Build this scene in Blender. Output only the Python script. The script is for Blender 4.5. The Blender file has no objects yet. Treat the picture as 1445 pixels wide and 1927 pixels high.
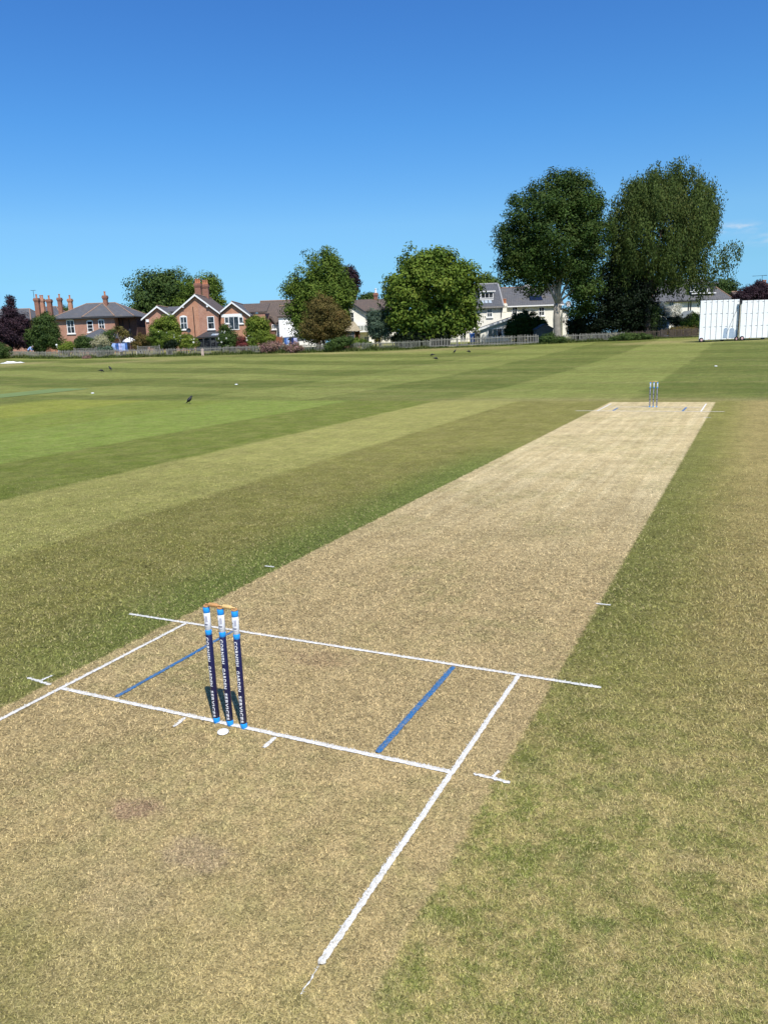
import bpy, bmesh, math, random
import numpy as np
from mathutils import Vector, Matrix
rng = np.random.default_rng(7)
random.seed(7)
S = bpy.context.scene
COL = S.collection
# ------------------------------------------------------------------ camera (solved from the known sizes of a cricket pitch)
CX, CY, CZ = 2.60012, -3.29285, 2.12705
YAW, PIT, ROL, FPX = -0.44754, -0.2173975, -0.0361417, 1458.496
cp, sp = math.cos(PIT), math.sin(PIT)
Fw = np.array([math.sin(YAW)*cp, math.cos(YAW)*cp, sp])
Rh3 = np.array([math.cos(YAW), -math.sin(YAW), 0.0])
Uu = np.cross(Rh3, Fw)
R2 = Rh3*math.cos(ROL)+Uu*math.sin(ROL)
U2 = -Rh3*math.sin(ROL)+Uu*math.cos(ROL)
RH = Rh3[:2]
FH = np.array([math.sin(YAW), math.cos(YAW)])
cam = bpy.data.cameras.new('camera')
camo = bpy.data.objects.new('camera', cam); COL.objects.link(camo)
cam.sensor_fit = 'VERTICAL'; cam.sensor_height = 36.0; cam.lens = FPX/1927*36
cam.clip_start = 0.05; cam.clip_end = 8000
m = Matrix.Identity(4)
for i in range(3):
    m[i][0] = R2[i]; m[i][1] = U2[i]; m[i][2] = -Fw[i]
m[0][3], m[1][3], m[2][3] = CX, CY, CZ
camo.matrix_world = m
S.camera = camo

def ray(u, v):
    return Fw+R2*(u-722.5)/FPX-U2*(v-963.5)/FPX
def tz(x, y=None, d=None):
    """ground height: level square, outfield rising gently to the far boundary"""
    if d is None: d = np.hypot(np.asarray(x)-CX, np.asarray(y)-CY)
    d = np.asarray(d, float)
    z = np.where(d < 26, 0.0, np.where(d < 66, 0.0275*(d-26)**2/80, 0.0275*(d-46)))
    return np.minimum(z, 1.95)
def bg(u, v, D):
    """survey point at depth D of the background: (X right, Y away, Z up) in a frame turned with the street"""
    d = ray(u, v)
    k = D/(d[:2]@FH)
    return np.array([(d[:2]@RH)*k, D, CZ+d[2]*k])
def bgx(u, D, v=640): return float(bg(u, v, D)[0])
def bgz(v, D, u=722): return float(bg(u, v, D)[2])
def W(X, Y, Z=0.0): return Vector((CX+X*RH[0]+Y*FH[0], CY+X*RH[1]+Y*FH[1], Z))
def gz(X, Y): return float(tz(0, 0, d=math.hypot(X, Y)))
def gp(u, v):
    """ground point hit by a survey sight line"""
    d = ray(u, v); t = np.linspace(1, 250, 60000)
    P = np.array([CX, CY, CZ])+t[:, None]*d
    i = int(np.argmax(P[:, 2] < tz(P[:, 0], P[:, 1])))
    return P[i]
PXM = lambda px, D: px*D/FPX
ROTZ = -YAW

# ------------------------------------------------------------------ shader helpers
class NT:
    def __init__(s, nt): s.t = nt; s.N = nt.nodes; s.L = nt.links
    def new(s, typ, **kw):
        n = s.N.new(typ)
        for k, v in kw.items(): setattr(n, k, v)
        return n
    def put(s, sock, v):
        if v is None: return
        if isinstance(v, bpy.types.NodeSocket): s.L.new(v, sock)
        elif isinstance(v, (tuple, list)) and len(v) == 3 and sock.type == 'RGBA': sock.default_value = (*v, 1)
        else: sock.default_value = v
    def m(s, op, a, b=None, c=None, clamp=False):
        n = s.new('ShaderNodeMath', operation=op, use_clamp=clamp)
        for i, v in enumerate((a, b, c)): s.put(n.inputs[i], v)
        return n.outputs[0]
    def sm(s, v, a, b, lo=0.0, hi=1.0, kind='SMOOTHSTEP'):
        n = s.new('ShaderNodeMapRange', interpolation_type=kind)
        s.put(n.inputs['Value'], v); s.put(n.inputs['From Min'], a); s.put(n.inputs['From Max'], b)
        n.inputs['To Min'].default_value = lo; n.inputs['To Max'].default_value = hi
        return n.outputs[0]
    def mix(s, f, a, b, mode='MIX'):
        n = s.new('ShaderNodeMix', data_type='RGBA', blend_type=mode)
        s.put(n.inputs[0], f); s.put(n.inputs[6], a); s.put(n.inputs[7], b)
        return n.outputs[2]
    def noise(s, vec, scale, detail=3.0, rough=.55, out='Fac'):
        n = s.new('ShaderNodeTexNoise')
        if vec is not None: s.L.new(vec, n.inputs['Vector'])
        n.inputs['Scale'].default_value = scale; n.inputs['Detail'].default_value = detail; n.inputs['Roughness'].default_value = rough
        return n.outputs[out]
    def vmul(s, vec, xyz, add=(0, 0, 0)):
        n = s.new('ShaderNodeMapping'); s.L.new(vec, n.inputs['Vector'])
        n.inputs['Scale'].default_value = xyz; n.inputs['Location'].default_value = add
        return n.outputs[0]
    def comb(s, x, y, z=0.0):
        n = s.new('ShaderNodeCombineXYZ')
        for i, v in enumerate((x, y, z)): s.put(n.inputs[i], v)
        return n.outputs[0]
    def sep(s, v):
        n = s.new('ShaderNodeSeparateXYZ'); s.L.new(v, n.inputs[0]); return n.outputs
    def scale(s, col, f):
        n = s.new('ShaderNodeVectorMath', operation='SCALE'); s.put(n.inputs[0], col); s.put(n.inputs['Scale'], f); return n.outputs[0]
MATS = {}
def newmat(name):
    mt = bpy.data.materials.new(name); mt.use_nodes = True
    k = NT(mt.node_tree); b = k.N['Principled BSDF']
    MATS[name] = mt
    return mt, k, b
def mat(name, col, rough=.8, var=.18, scale=4.0, bump=0.0, bscale=40, spec=.3, metal=0.0, col2=None):
    if name in MATS: return MATS[name]
    mt, k, b = newmat(name)
    co = k.new('ShaderNodeTexCoord').outputs['Object']
    n1 = k.noise(co, scale, 4.0, .6); n2 = k.noise(co, scale*7.3, 3.0, .6)
    f = k.m('ADD', k.m('MULTIPLY', n1, .65), k.m('MULTIPLY', n2, .35))
    f = k.sm(f, .32, .68)
    a = col if col2 else tuple(c*(1-var) for c in col); c2 = col2 or tuple(min(.95, c*(1+var)) for c in col)
    k.L.new(k.mix(f, a, c2), b.inputs['Base Color'])
    b.inputs['Roughness'].default_value = rough; b.inputs['Specular IOR Level'].default_value = spec; b.inputs['Metallic'].default_value = metal
    if bump:
        bn = k.new('ShaderNodeBump'); bn.inputs['Strength'].default_value = bump; bn.inputs['Distance'].default_value = .02
        k.L.new(k.noise(co, bscale, 3.0), bn.inputs['Height']); k.L.new(bn.outputs[0], b.inputs['Normal'])
    return mt
def brickmat(name, c1, c2, mortar):
    mt, k, b = newmat(name)
    co = k.new('ShaderNodeTexCoord').outputs['Object']; x, y, z = k.sep(co)
    v = k.comb(k.m('ADD', x, y), z, 0.0)
    bt = k.new('ShaderNodeTexBrick'); k.L.new(v, bt.inputs['Vector'])
    bt.inputs['Color1'].default_value = (*c1, 1); bt.inputs['Color2'].default_value = (*c2, 1); bt.inputs['Mortar'].default_value = (*mortar, 1)
    bt.inputs['Scale'].default_value = 1.0; bt.inputs['Brick Width'].default_value = .225; bt.inputs['Row Height'].default_value = .075
    bt.inputs['Mortar Size'].default_value = .01
    n = k.sm(k.noise(co, 1.3, 5.0, .65), .3, .7); n2 = k.sm(k.noise(co, 6.0, 3.0, .7), .35, .7)
    c = k.mix(k.m('MULTIPLY', n, .5), bt.outputs['Color'], tuple(q*.62 for q in c1))
    c = k.mix(k.m('MULTIPLY', n2, .35), c, tuple(min(1, q*1.35) for q in c2))
    k.L.new(c, b.inputs['Base Color']); b.inputs['Roughness'].default_value = .9; b.inputs['Specular IOR Level'].default_value = .2
    return mt
def roofmat(name, c1, c2, course=.25, lichen=(.2, .17, .1)):
    mt, k, b = newmat(name)
    co = k.new('ShaderNodeTexCoord').outputs['Object']; x, y, z = k.sep(co)
    bt = k.new('ShaderNodeTexBrick'); k.L.new(k.comb(k.m('ADD', x, k.m('MULTIPLY', y, .35)), k.m('MULTIPLY', z, 1.4), 0.0), bt.inputs['Vector'])
    bt.inputs['Color1'].default_value = (*c1, 1); bt.inputs['Color2'].default_value = (*c2, 1); bt.inputs['Mortar'].default_value = (*[q*.45 for q in c1], 1)
    bt.inputs['Scale'].default_value = 1.0; bt.inputs['Brick Width'].default_value = .3; bt.inputs['Row Height'].default_value = course; bt.inputs['Mortar Size'].default_value = .018
    n = k.sm(k.noise(co, 1.1, 6.0, .7), .48, .75)
    c = k.mix(k.m('MULTIPLY', n, .6), bt.outputs['Color'], lichen)
    n2 = k.sm(k.noise(k.vmul(co, (1, 1, .25)), 3.0, 4.0, .7), .4, .7)
    c = k.mix(k.m('MULTIPLY', n2, .3), c, tuple(q*.55 for q in c1))
    k.L.new(c, b.inputs['Base Color']); b.inputs['Roughness'].default_value = .72; b.inputs['Specular IOR Level'].default_value = .35
    return mt
def leafmat(name, dark, light, warm, trans=.3):
    mt, k, b = newmat(name)
    at = k.new('ShaderNodeAttribute', attribute_name='tint').outputs['Fac']
    at2 = k.new('ShaderNodeAttribute', attribute_name='tone').outputs['Fac']
    c = k.mix(k.sm(at, .1, .95), dark, light)
    c = k.mix(k.m('MULTIPLY', k.sm(at2, .6, 1.0), .6), c, warm)
    k.L.new(c, b.inputs['Base Color']); b.inputs['Roughness'].default_value = .6; b.inputs['Specular IOR Level'].default_value = .12
    tr = k.new('ShaderNodeBsdfTranslucent'); k.L.new(k.scale(c, 1.3), tr.inputs['Color'])
    mx = k.new('ShaderNodeMixShader'); mx.inputs[0].default_value = trans
    k.L.new(b.outputs[0], mx.inputs[1]); k.L.new(tr.outputs[0], mx.inputs[2])
    k.L.new(mx.outputs[0], k.N['Material Output'].inputs[0])
    return mt

# ------------------------------------------------------------------ object helpers
ORIG = {}
def tag(o, label=None, cat=None, group=None, kind=None):
    for key, v in (('label', label), ('category', cat), ('group', group), ('kind', kind)):
        if v: o[key] = v
    return o
def thing(name, label, cat, loc, frame='street', group=None):
    """Empty at the base; frame 'street' = background frame coordinates, 'pitch' = world coordinates"""
    o = bpy.data.objects.new(name, None); COL.objects.link(o); o.empty_display_size = .2
    ORIG[o.name] = np.array(loc, float)
    if frame == 'street':
        o.location = W(*loc); o.rotation_euler = (0, 0, ROTZ)
    else: o.location = loc
    return tag(o, label, cat, group)
def root(o):
    while o.parent: o = o.parent
    return o
class MB:
    def __init__(s): s.v = []; s.f = []; s.mi = []; s.cur = 0
    def add(s, vs, fs):
        n = len(s.v); s.v += [tuple(map(float, q)) for q in vs]
        for f in fs: s.f.append([n+i for i in f]); s.mi.append(s.cur)
        return s
    def box(s, x0, x1, y0, y1, z0, z1):
        return s.add([(x, y, z) for z in (z0, z1) for x, y in ((x0, y0), (x1, y0), (x1, y1), (x0, y1))],
                     [(3, 2, 1, 0), (4, 5, 6, 7), (0, 1, 5, 4), (1, 2, 6, 5), (2, 3, 7, 6), (3, 0, 4, 7)])
    def prism(s, poly, vec):
        n = len(poly); vec = np.array(vec, float); a = [np.array(q, float) for q in poly]
        nr = sum((np.cross(a[i], a[(i+1) % n]) for i in range(n)), np.zeros(3))
        if nr@vec > 0: a = a[::-1]
        return s.add(a+[q+vec for q in a], [tuple(range(n)), tuple(range(2*n-1, n-1, -1))]+[(i, i+n, (i+1) % n+n, (i+1) % n) for i in range(n)])
    def slab(s, poly, t):
        a = [np.array(q, float) for q in poly]; nr = np.cross(a[1]-a[0], a[2]-a[0]); nr /= np.linalg.norm(nr)
        if nr[2] < 0: nr = -nr
        return s.prism(a, -nr*t)
    def tube(s, pts, rad, n=8, cap=True):
        P = [np.array(q, float) for q in pts]
        if not hasattr(rad, '__len__'): rad = [rad]*len(P)
        base = len(s.v); ref = None
        for i, q in enumerate(P):
            d = P[min(i+1, len(P)-1)]-P[max(i-1, 0)]; d = d/(np.linalg.norm(d)+1e-9)
            if ref is None: ref = np.array([1., 0, 0]) if abs(d[0]) < .8 else np.array([0, 1., 0])
            a = np.cross(d, ref); a /= np.linalg.norm(a); b = np.cross(d, a); ref = np.cross(a, d)
            for j in range(n):
                t = 2*math.pi*j/n
                s.v.append(tuple(q+rad[i]*(a*math.cos(t)+b*math.sin(t))))
        for i in range(len(P)-1):
            for j in range(n):
                k = base+i*n; s.f.append([k+j, k+(j+1) % n, k+n+(j+1) % n, k+n+j]); s.mi.append(s.cur)
        if cap:
            s.f.append([base+j for j in range(n)][::-1]); s.mi.append(s.cur)
            s.f.append([base+(len(P)-1)*n+j for j in range(n)]); s.mi.append(s.cur)
        return s
    def lathe(s, prof, c=(0, 0, 0), n=24):
        base = len(s.v)
        for r, z in prof:
            for j in range(n):
                t = 2*math.pi*j/n; s.v.append((c[0]+r*math.cos(t), c[1]+r*math.sin(t), c[2]+z))
        for i in range(len(prof)-1):
            for j in range(n):
                k = base+i*n; s.f.append([k+j, k+(j+1) % n, k+n+(j+1) % n, k+n+j]); s.mi.append(s.cur)
        s.f.append([base+j for j in range(n)][::-1]); s.mi.append(s.cur)
        s.f.append([base+(len(prof)-1)*n+j for j in range(n)]); s.mi.append(s.cur)
        return s
    def build(s, name, mats, parent=None, smooth=False, loc=None, bevel=0):
        me = bpy.data.meshes.new(name)
        o0 = ORIG[root(parent).name] if parent else np.array(loc if loc is not None else (0, 0, 0), float)
        me.from_pydata([tuple(np.array(q)-o0) for q in s.v], [], s.f)
        for q in (mats if isinstance(mats, (list, tuple)) else [mats]): me.materials.append(q)
        me.polygons.foreach_set('material_index', s.mi)
        bm = bmesh.new(); bm.from_mesh(me); bmesh.ops.recalc_face_normals(bm, faces=bm.faces); bm.to_mesh(me); bm.free()
        if smooth: me.polygons.foreach_set('use_smooth', [True]*len(me.polygons))
        o = bpy.data.objects.new(name, me); COL.objects.link(o)
        if parent: o.parent = parent
        elif loc is not None: o.location = loc
        if bevel:
            b = o.modifiers.new('bevel', 'BEVEL'); b.width = bevel; b.segments = 2; b.limit_method = 'ANGLE'
        return o
def npmesh(name, V, nv, mt, attrs=None, parent=None, loc=None, rotz=0.0):
    """V: (n*nv,3) corners of n separate nv-gons"""
    n = len(V)//nv
    me = bpy.data.meshes.new(name)
    me.vertices.add(len(V)); me.vertices.foreach_set('co', np.ascontiguousarray(V, np.float32).ravel())
    me.loops.add(len(V)); me.loops.foreach_set('vertex_index', np.arange(len(V), dtype=np.int32))
    me.polygons.add(n); me.polygons.foreach_set('loop_start', np.arange(0, len(V), nv, dtype=np.int32))
    me.update(calc_edges=True)
    for k, a in (attrs or {}).items():
        at = me.attributes.new(k, 'FLOAT', 'FACE'); at.data.foreach_set('value', np.ascontiguousarray(a, np.float32))
    me.materials.append(mt)
    o = bpy.data.objects.new(name, me); COL.objects.link(o)
    if parent: o.parent = parent
    if loc is not None: o.location = loc
    o.rotation_euler[2] = rotz
    return o
def copy_tree(o, parent=None):
    c = o.copy(); COL.objects.link(c)
    if parent: c.parent = parent
    for ch in list(o.children): copy_tree(ch, c)
    return c

# ------------------------------------------------------------------ light and sky
SUN = np.array([0.69, -0.72, 0.0]); SUN = SUN/np.linalg.norm(SUN); EL = math.radians(54.9)
SUNV = Vector((SUN[0]*math.cos(EL), SUN[1]*math.cos(EL), math.sin(EL)))
sl = bpy.data.lights.new('sun', 'SUN'); sl.energy = 5.0; sl.angle = math.radians(.53); sl.color = (1.0, .955, .88)
so = bpy.data.objects.new('sun', sl); COL.objects.link(so); so.rotation_euler = (-SUNV).to_track_quat('-Z', 'Y').to_euler(); so.location = (20, -20, 40)
wd = bpy.data.worlds.new('World'); S.world = wd; wd.use_nodes = True
k = NT(wd.node_tree); bgn = k.N['Background']
sky = k.new('ShaderNodeTexSky', sky_type='NISHITA'); sky.sun_disc = False
sky.sun_elevation = EL; sky.sun_rotation = math.atan2(SUN[0], SUN[1])
sky.air_density = 1.15; sky.dust_density = .35; sky.ozone_density = 3.0; sky.altitude = 0
hs = k.new('ShaderNodeHueSaturation'); hs.inputs['Saturation'].default_value = 1.3; hs.inputs['Value'].default_value = 1.0
k.L.new(sky.outputs[0], hs.inputs['Color'])
tcg = k.new('ShaderNodeTexCoord').outputs['Generated']
rp = k.new('ShaderNodeValToRGB'); els = rp.color_ramp.elements
AIR = [(0.0, (.43, .97, 2.2)), (.02, (.43, .97, 2.15)), (.05, (.49, .91, 1.58)), (.08, (.57, .95, 1.36)), (.137, (.80, 1.10, 1.38)), (.243, (.77, 1.12, 1.45)), (.36, (.83, 1.07, 1.44)), (1.0, (.90, 1.06, 1.35))]
while len(els) < len(AIR): els.new(.5)
for e_, (p_, c_) in zip(els, AIR): e_.position = p_; e_.color = (*[q/2.2 for q in c_], 1)
k.L.new(k.m('MAXIMUM', k.sep(tcg)[2], 0.0), rp.inputs[0])
skt = k.mix(1.0, hs.outputs[0], k.scale(rp.outputs[0], 2.2), 'MULTIPLY')
# one small wisp of high cloud low over the trees on the right
tc = k.new('ShaderNodeTexCoord').outputs['Generated']
skc = skt
for (u, v, wu, wv, st) in ((1384, 428, 34, 7, .55), (1462, 446, 40, 10, .35)):
    d = Vector(ray(u, v)).normalized(); a = d.cross(Vector((0, 0, 1))).normalized(); b_ = a.cross(d).normalized()
    def dot(vec):
        n = k.new('ShaderNodeVectorMath', operation='DOT_PRODUCT'); k.L.new(tc, n.inputs[0]); n.inputs[1].default_value = vec; return n.outputs['Value']
    ex = k.m('POWER', k.m('DIVIDE', dot(a), wu/FPX), 2.0); ey = k.m('POWER', k.m('DIVIDE', dot(b_), wv/FPX), 2.0)
    g = k.m('MULTIPLY', k.m('EXPONENT', k.m('MULTIPLY', k.m('ADD', ex, ey), -1.0)), k.m('GREATER_THAN', dot(d), 0.0))
    nz = k.sm(k.noise(k.vmul(tc, (1, 1, 4)), 45, 5.0, .6), .35, .7)
    skc = k.mix(k.m('MULTIPLY', k.m('MULTIPLY', g, nz), st), skc, (7.5, 8.0, 8.6))
k.L.new(skc, bgn.inputs['Color']); bgn.inputs['Strength'].default_value = .088
S.view_settings.view_transform = 'Standard'; S.view_settings.look = 'None'; S.view_settings.exposure = 0.2; S.view_settings.gamma = 1.0
try: S.view_settings.use_curve_mapping = False
except Exception: pass

# ------------------------------------------------------------------ turf colour (shared by ground and grass blades)
ng = bpy.data.node_groups.new('turf_colour', 'ShaderNodeTree')
ng.interface.new_socket('Color', in_out='OUTPUT', socket_type='NodeSocketColor')
k = NT(ng); go = k.new('NodeGroupOutput')
pos = k.new('ShaderNodeNewGeometry').outputs['Position']
px, py, pz = k.sep(pos)
pos = k.comb(px, py, 0.0)
wob = k.m('MULTIPLY', k.m('SUBTRACT', k.noise(pos, 2.2, 3.0), .5), .16)
wob2 = k.m('MULTIPLY', k.m('SUBTRACT', k.noise(pos, .35, 3.0), .5), .55)
xw = k.m('ADD', px, wob); yw = k.m('ADD', py, wob)
n_big = k.sm(k.noise(pos, .55, 4.0, .6), .35, .65)
n_mid = k.sm(k.noise(k.vmul(pos, (1, 1, 1), (13, 5, 0)), 1.9, 4.0, .65), .33, .67)
n_fin = k.sm(k.noise(k.vmul(pos, (1, 1, 1), (3, 25, 0)), 7.0, 4.0, .7), .35, .68)
# strips of the square, by x
def strips(defs, x):
    c = defs[0][1]
    for (edge, col, soft) in defs[1:]:
        c = k.mix(k.sm(x, edge-soft, edge+soft), c, col)
    return c
STR = [(-99, (0.222, 0.243, 0.040)), (-20.4, (0.170, 0.211, 0.036), .3), (-16.0, (0.182, 0.237, 0.044), .25), (-10.9, (0.139, 0.166, 0.030), .14),
       (-7.45, (0.293, 0.279, 0.083), .14), (-4.55, (0.202, 0.187, 0.051), .14), (1.57, (0.211, 0.196, 0.052), .05), (2.3, (.312, .246, .092), .45), (6.0, (.27, .225, .075), .4), (9.0, (0.164, 0.184, 0.038), .4)]
# entries are (edge, colour, softness); first has no edge
sq = strips([(e[0], e[1]) if i == 0 else e for i, e in enumerate(STR)], k.m('ADD', xw, k.m('MULTIPLY', wob, .6)))
# worn / greener patches over the square
straw = (.34, .275, .12); green = (.105, .150, .034)
sq = k.mix(k.m('MULTIPLY', n_mid, .22), sq, straw)
sq = k.mix(k.m('MULTIPLY', n_fin, .20), sq, green)
# green shoulder along the left edge of the pitch
sh = k.m('MULTIPLY', k.sm(xw, -2.7, -1.6), k.m('MULTIPLY', k.sm(py, -2.0, 2.5), k.sm(py, 13.5, 8.0)))
sh = k.m('MULTIPLY', sh, k.m('LESS_THAN', px, 0.0))
sq = k.mix(k.m('MULTIPLY', sh, .8), sq, (.118, .158, .034))
sh2 = k.m('MULTIPLY', k.sm(xw, 2.35, 1.62), k.m('MULTIPLY', k.sm(py, 0.5, 3.0), k.sm(py, 17.0, 11.0)))
sh2 = k.m('MULTIPLY', sh2, k.m('GREATER_THAN', px, 0.0))
sq = k.mix(k.m('MULTIPLY', sh2, .45), sq, (.135, .150, .042))
# patchy foreground
fg = k.m('MULTIPLY', k.sm(py, 2.4, -.6), k.m('GREATER_THAN', px, .6))
fgc = k.mix(k.sm(k.noise(k.vmul(pos, (1, 1, 1), (41, 17, 0)), 5.0, 6.0, .80), .38, .61), (.165, .192, .042), (.455, .360, .148))
fgc = k.mix(k.m('MULTIPLY', n_fin, .35), fgc, (.27, .245, .068))
fgc = k.mix(k.sm(k.noise(k.vmul(pos, (1, 1, 1), (19, 47, 0)), 1.3, 5.0, .7), .50, .70, 0, .45), fgc, (.42, .325, .17))
fgc = k.mix(k.sm(k.noise(k.vmul(pos, (1, 1, 1), (9, 33, 0)), 2.2, 6.0, .75), .54, .74, 0, .6), fgc, (.130, .165, .046))
sq = k.mix(k.m('MULTIPLY', fg, .85), sq, fgc)
# the mown-out pitch
pc = k.mix(k.sm(py, 1.5, 9.0), (.455, .342, .166), (.525, .420, .222))
pc = k.mix(k.sm(py, 1.2, -2.2), pc, (.440, .332, .146))
streak = k.sm(k.noise(k.vmul(pos, (1.0, .03, 1)), 6.5, 4.0, .65), .42, .62)
pc = k.mix(k.m('MULTIPLY', k.m('MULTIPLY', streak, k.sm(py, 3.0, 8.0, .15, 1.0)), .7), pc, (.64, .53, .30))
pc = k.mix(k.m('MULTIPLY', n_mid, .28), pc, (.33, .25, .115))
pc = k.mix(k.m('MULTIPLY', k.m('MULTIPLY', n_fin, k.sm(n_big, .3, .9)), .40), pc, (.24, .235, .08))
pc = k.mix(k.m('MULTIPLY', k.m('MULTIPLY', n_mid, k.sm(py, -.9, -2.0)), .6), pc, (.22, .22, .068))
for (bx, by, rx, ry, st, cc) in ((.05, -.85, .17, .09, .8, (.33, .215, .13)), (.55, -1.0, .2, .12, .6, (.36, .26, .16)), (-.02, 1.03, .3, .14, .5, (.29, .19, .105)), (.45, -1.3, .3, .2, .35, (.38, .28, .16)), (-.55, .65, .3, .3, .4, (.2, .2, .06)), (.2, 18.0, .8, 1.2, .4, (.56, .46, .26))):
    e = k.m('ADD', k.m('POWER', k.m('DIVIDE', k.m('SUBTRACT', xw, bx), rx), 2.0), k.m('POWER', k.m('DIVIDE', k.m('SUBTRACT', yw, by), ry), 2.0))
    g = k.m('EXPONENT', k.m('MULTIPLY', e, -1.0))
    pc = k.mix(k.m('MULTIPLY', k.sm(k.m('MULTIPLY', g, k.m('ADD', n_fin, .5)), .15, .8), st), pc, cc)
xe = k.m('ADD', px, k.m('MULTIPLY', k.m('SUBTRACT', k.noise(pos, 14.0, 3.0), .5), .10))
pm = k.m('MULTIPLY', k.sm(xe, -1.50, -1.455), k.sm(xe, 1.595, 1.55))
nearsoft = k.sm(k.m('ADD', py, k.m('MULTIPLY', k.m('SUBTRACT', n_mid, .5), 1.1)), -2.9, -1.3)
pm = k.m('MULTIPLY', pm, k.m('MULTIPLY', nearsoft, k.sm(yw, 22.0, 21.75)))
turf = sq
# outfield: two-way mowing bands
def band(v, per, off, soft):
    fr = k.m('MULTIPLY', k.m('PINGPONG', k.m('ADD', v, off+1000*per), per/2), 2.0/per)
    return k.sm(fr, .5-soft, .5+soft)
bx_ = band(k.m('ADD', px, wob2), 11.8, -1.85, .035); wob3 = k.m('MULTIPLY', k.m('SUBTRACT', k.noise(pos, .06, 2.0), .5), 9.0)
by_ = band(k.m('ADD', py, k.m('ADD', wob3, k.m('MULTIPLY', px, .12))), 10.5, 2.3, .16)
wgt = k.sm(px, -30.0, -6.0, .28, .62)
bb = k.m('ADD', k.m('MULTIPLY', bx_, wgt), k.m('MULTIPLY', by_, k.m('SUBTRACT', 1.0, wgt)))
of = k.mix(k.sm(bb, 0.05, .95), (.106, .132, .030), (.210, .234, .062))
of = k.mix(k.m('MULTIPLY', n_big, .30), of, (.205, .180, .058))
of = k.mix(k.m('MULTIPLY', k.sm(k.noise(k.vmul(pos, (.12, .5, 1)), 1.0, 4.0), .5, .75), .45), of, (.24, .215, .085))
of = k.mix(k.sm(k.noise(k.vmul(pos, (.5, .9, 1), (3, 3, 0)), 1.6, 5.0, .7), .42, .66, 0, .32), of, (.105, .128, .026))
of = k.mix(k.sm(k.noise(k.vmul(pos, (1, 1, 1), (8, 1, 0)), .8, 5.0, .75), .5, .72, 0, .35), of, (.235, .235, .07))
tanb = k.m('MULTIPLY', k.sm(yw, 24.5, 22.2), k.sm(k.m('ABSOLUTE', k.m('ADD', px, .5)), 14.0, 1.0))
of = k.mix(k.m('MULTIPLY', tanb, .7), of, (.27, .225, .095))
dist = k.m('SQRT', k.m('ADD', k.m('POWER', k.m('SUBTRACT', px, CX), 2.0), k.m('POWER', k.m('SUBTRACT', py, CY), 2.0)))
of = k.mix(k.m('MULTIPLY', k.m('MULTIPLY', k.sm(dist, 76.0, 83.0), k.sm(k.noise(pos, .09, 3.0), .45, .6)), .55), of, (.33, .27, .12))
sqm = k.m('MULTIPLY', k.sm(k.m('ADD', yw, k.m('MULTIPLY', wob2, .6)), 22.9, 21.7), k.m('MULTIPLY', k.sm(xw, -27.0, -25.0), k.sm(xw, 13.0, 12.0)))
turf = k.mix(sqm, of, turf)
turf = k.mix(pm, turf, pc)
turf = k.scale(turf, k.sm(k.noise(k.vmul(pos, (1, 1, 1), (6, 3, 0)), 13.0, 4.0, .72), .3, .7, .84, 1.17, 'LINEAR'))
k.L.new(turf, go.inputs[0])

mt, k, b = newmat('turf'); TURF = mt
tg = k.new('ShaderNodeGroup'); tg.node_tree = ng
pos = k.new('ShaderNodeNewGeometry').outputs['Position']
g1 = k.sm(k.noise(pos, 60.0, 3.0, .7), .3, .72, .45, 1.5, 'LINEAR')
g2 = k.sm(k.noise(k.vmul(pos, (1, 1, 1), (7, 2, 0)), 17.0, 3.0, .65), .3, .7, .80, 1.2, 'LINEAR')
g3 = k.sm(k.noise(k.vmul(pos, (1, 1, 1), (5, 9, 0)), 4.3, 3.0, .6), .3, .7, .86, 1.14, 'LINEAR')
g4 = k.sm(k.noise(k.vmul(pos, (1, .05, 1)), 8.0, 3.0, .6), .3, .7, .93, 1.07, 'LINEAR')
g5 = k.sm(k.noise(k.vmul(pos, (1, 1, 1), (2, 7, 0)), 1.1, 5.0, .72), .3, .7, .84, 1.16, 'LINEAR')
g3 = k.m('MULTIPLY', g3, k.m('MULTIPLY', g4, g5))
c = k.scale(tg.outputs[0], k.m('MULTIPLY', k.m('MULTIPLY', g1, g2), k.m('MULTIPLY', g3, k.sm(k.sep(pos)[1], 3.0, 12.0, .82, 1.0))))  # grain and near darkening paint the micro shadows between blades
k.L.new(c, b.inputs['Base Color']); b.inputs['Roughness'].default_value = .95; b.inputs['Specular IOR Level'].default_value = .05
bn = k.new('ShaderNodeBump'); bn.inputs['Strength'].default_value = .55; bn.inputs['Distance'].default_value = .012
k.L.new(k.m('ADD', k.noise(pos, 95.0, 3.0, .7), k.m('MULTIPLY', k.noise(pos, 22.0, 2.0), .8)), bn.inputs['Height']); k.L.new(bn.outputs[0], b.inputs['Normal'])
mt, k, b = newmat('grass_blade'); BLADE = mt
tg = k.new('ShaderNodeGroup'); tg.node_tree = ng
at = k.new('ShaderNodeAttribute', attribute_name='tint').outputs['Fac']; at2 = k.new('ShaderNodeAttribute', attribute_name='tone').outputs['Fac']
c = k.scale(tg.outputs[0], k.sm(at, 0, 1, .22, 1.95, 'LINEAR'))
c = k.mix(k.sm(at2, .78, .95, 0, .6), c, (.64, .52, .26)); c = k.mix(k.sm(at2, .24, .06, 0, .5), c, (.11, .125, .035))
k.L.new(c, b.inputs['Base Color']); b.inputs['Roughness'].default_value = .6; b.inputs['Specular IOR Level'].default_value = .2

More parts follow.
